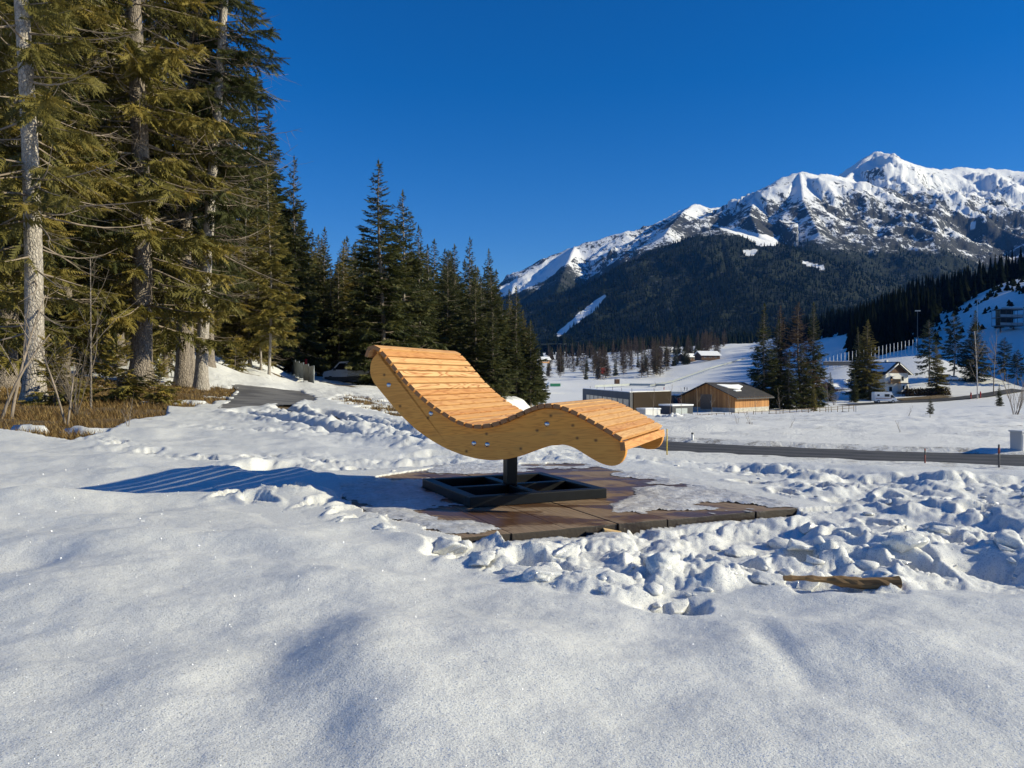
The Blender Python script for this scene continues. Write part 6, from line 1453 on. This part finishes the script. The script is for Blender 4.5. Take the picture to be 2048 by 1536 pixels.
def build_people():
    J = {'pelvis': (0, 0, .92), 'chest': (0, .01, 1.30), 'neck': (0, .02, 1.48), 'head': (0, .03, 1.62), 'top': (0, .03, 1.74), 'ls': (-.19, 0, 1.40), 'le': (-.26, .02, 1.12), 'lh': (-.25, .12, .88), 'rs': (.19, 0, 1.40), 're': (.27, .0, 1.13), 'rh': (.26, .10, .90),
         'lk': (-.11, .10, .50), 'lf': (-.11, .02, .07), 'lt': (-.11, .18, .05), 'rk': (.11, -.02, .50), 'rf': (.12, -.22, .08), 'rt': (.12, -.06, .05)}
    R = {'pelvis': .15, 'chest': .17, 'neck': .06, 'head': .10, 'top': .07, 'ls': .08, 'le': .055, 'lh': .045, 'rs': .08, 're': .055, 'rh': .045, 'lk': .075, 'lf': .055, 'lt': .04, 'rk': .075, 'rf': .055, 'rt': .04}
    E = [('pelvis', 'chest'), ('chest', 'neck'), ('neck', 'head'), ('head', 'top'), ('chest', 'ls'), ('ls', 'le'), ('le', 'lh'), ('chest', 'rs'), ('rs', 're'), ('re', 'rh'), ('pelvis', 'lk'), ('lk', 'lf'), ('lf', 'lt'), ('pelvis', 'rk'), ('rk', 'rf'), ('rf', 'rt')]
    ks = list(J); me = bpy.data.meshes.new('person'); me.from_pydata([J[k] for k in ks], [(ks.index(a), ks.index(b)) for a, b in E], [])
    mats = {c: plain('clothing_' + c, v, .8) for c, v in (('red', (.35, .02, .025)), ('dark', (.02, .02, .03)), ('blue', (.03, .06, .2)))}
    tmp = bpy.data.objects.new('person', me); COL.objects.link(tmp); sk = tmp.modifiers.new('skin', 'SKIN'); tmp.modifiers.new('sub', 'SUBSURF').levels = 1
    for i, k in enumerate(ks): me.skin_vertices[0].data[i].radius = (R[k], R[k])
    me.skin_vertices[0].data[0].use_root = True
    dg = bpy.context.evaluated_depsgraph_get(); body = bpy.data.meshes.new_from_object(tmp.evaluated_get(dg)); bpy.data.objects.remove(tmp)
    def person(u, d, rz, c, lab, grp=None):
        b = body.copy(); b.materials.clear(); o = link('person', b, mats[c]); x = (u - U0) / F_PX * d; o.location = (x, d, gz(x, d) + .05); o.rotation_euler = (0, 0, rz); tag(o, lab, 'person', grp)
    person(1942, 185, 1.5, 'red', 'person in red walking left of the pale birch'); person(1961, 186, 1.4, 'red', 'person in red walking just right of the pale birch')
    for (u, d, c, lab) in ((1358, 480, 'dark', 'lone skier in dark clothes high on the bright track'), (1369, 345, 'dark', 'skier in dark clothes standing alone near the barn roof'), (1374, 343, 'dark', 'skier in dark clothes close beside another above the barn'), (1409, 340, 'blue', 'skier in blue above the barn ridge'), (1466, 335, 'dark', 'skier in dark clothes near the tall clump'), (1328, 350, 'red', 'skier in red at the foot of the track')):
        person(u, d, u, c, lab, 'skiers on the track')
build_people()

# ------------------------------------------------------------------ the air: a thin blue haze over the whole valley
def build_haze():
    bm = bmesh.new(); add_box(bm, (1500, 1000, 875), (15500, 15500, 1770)); o = link('haze', bm_mesh('haze', bm))
    m = bpy.data.materials.new('haze'); m.use_nodes = True; nt = m.node_tree; nt.nodes.clear(); out = nt.nodes.new('ShaderNodeOutputMaterial'); v = nt.nodes.new('ShaderNodeVolumePrincipled')
    v.inputs['Color'].default_value = (.09, .34, 1.0, 1); v.inputs['Density'].default_value = 3.0e-5; v.inputs['Anisotropy'].default_value = 0.0
    nt.links.new(v.outputs[0], out.inputs['Volume']); o.data.materials.append(m); tag(o, 'thin blue haze filling the valley air', kind='stuff')
build_haze()
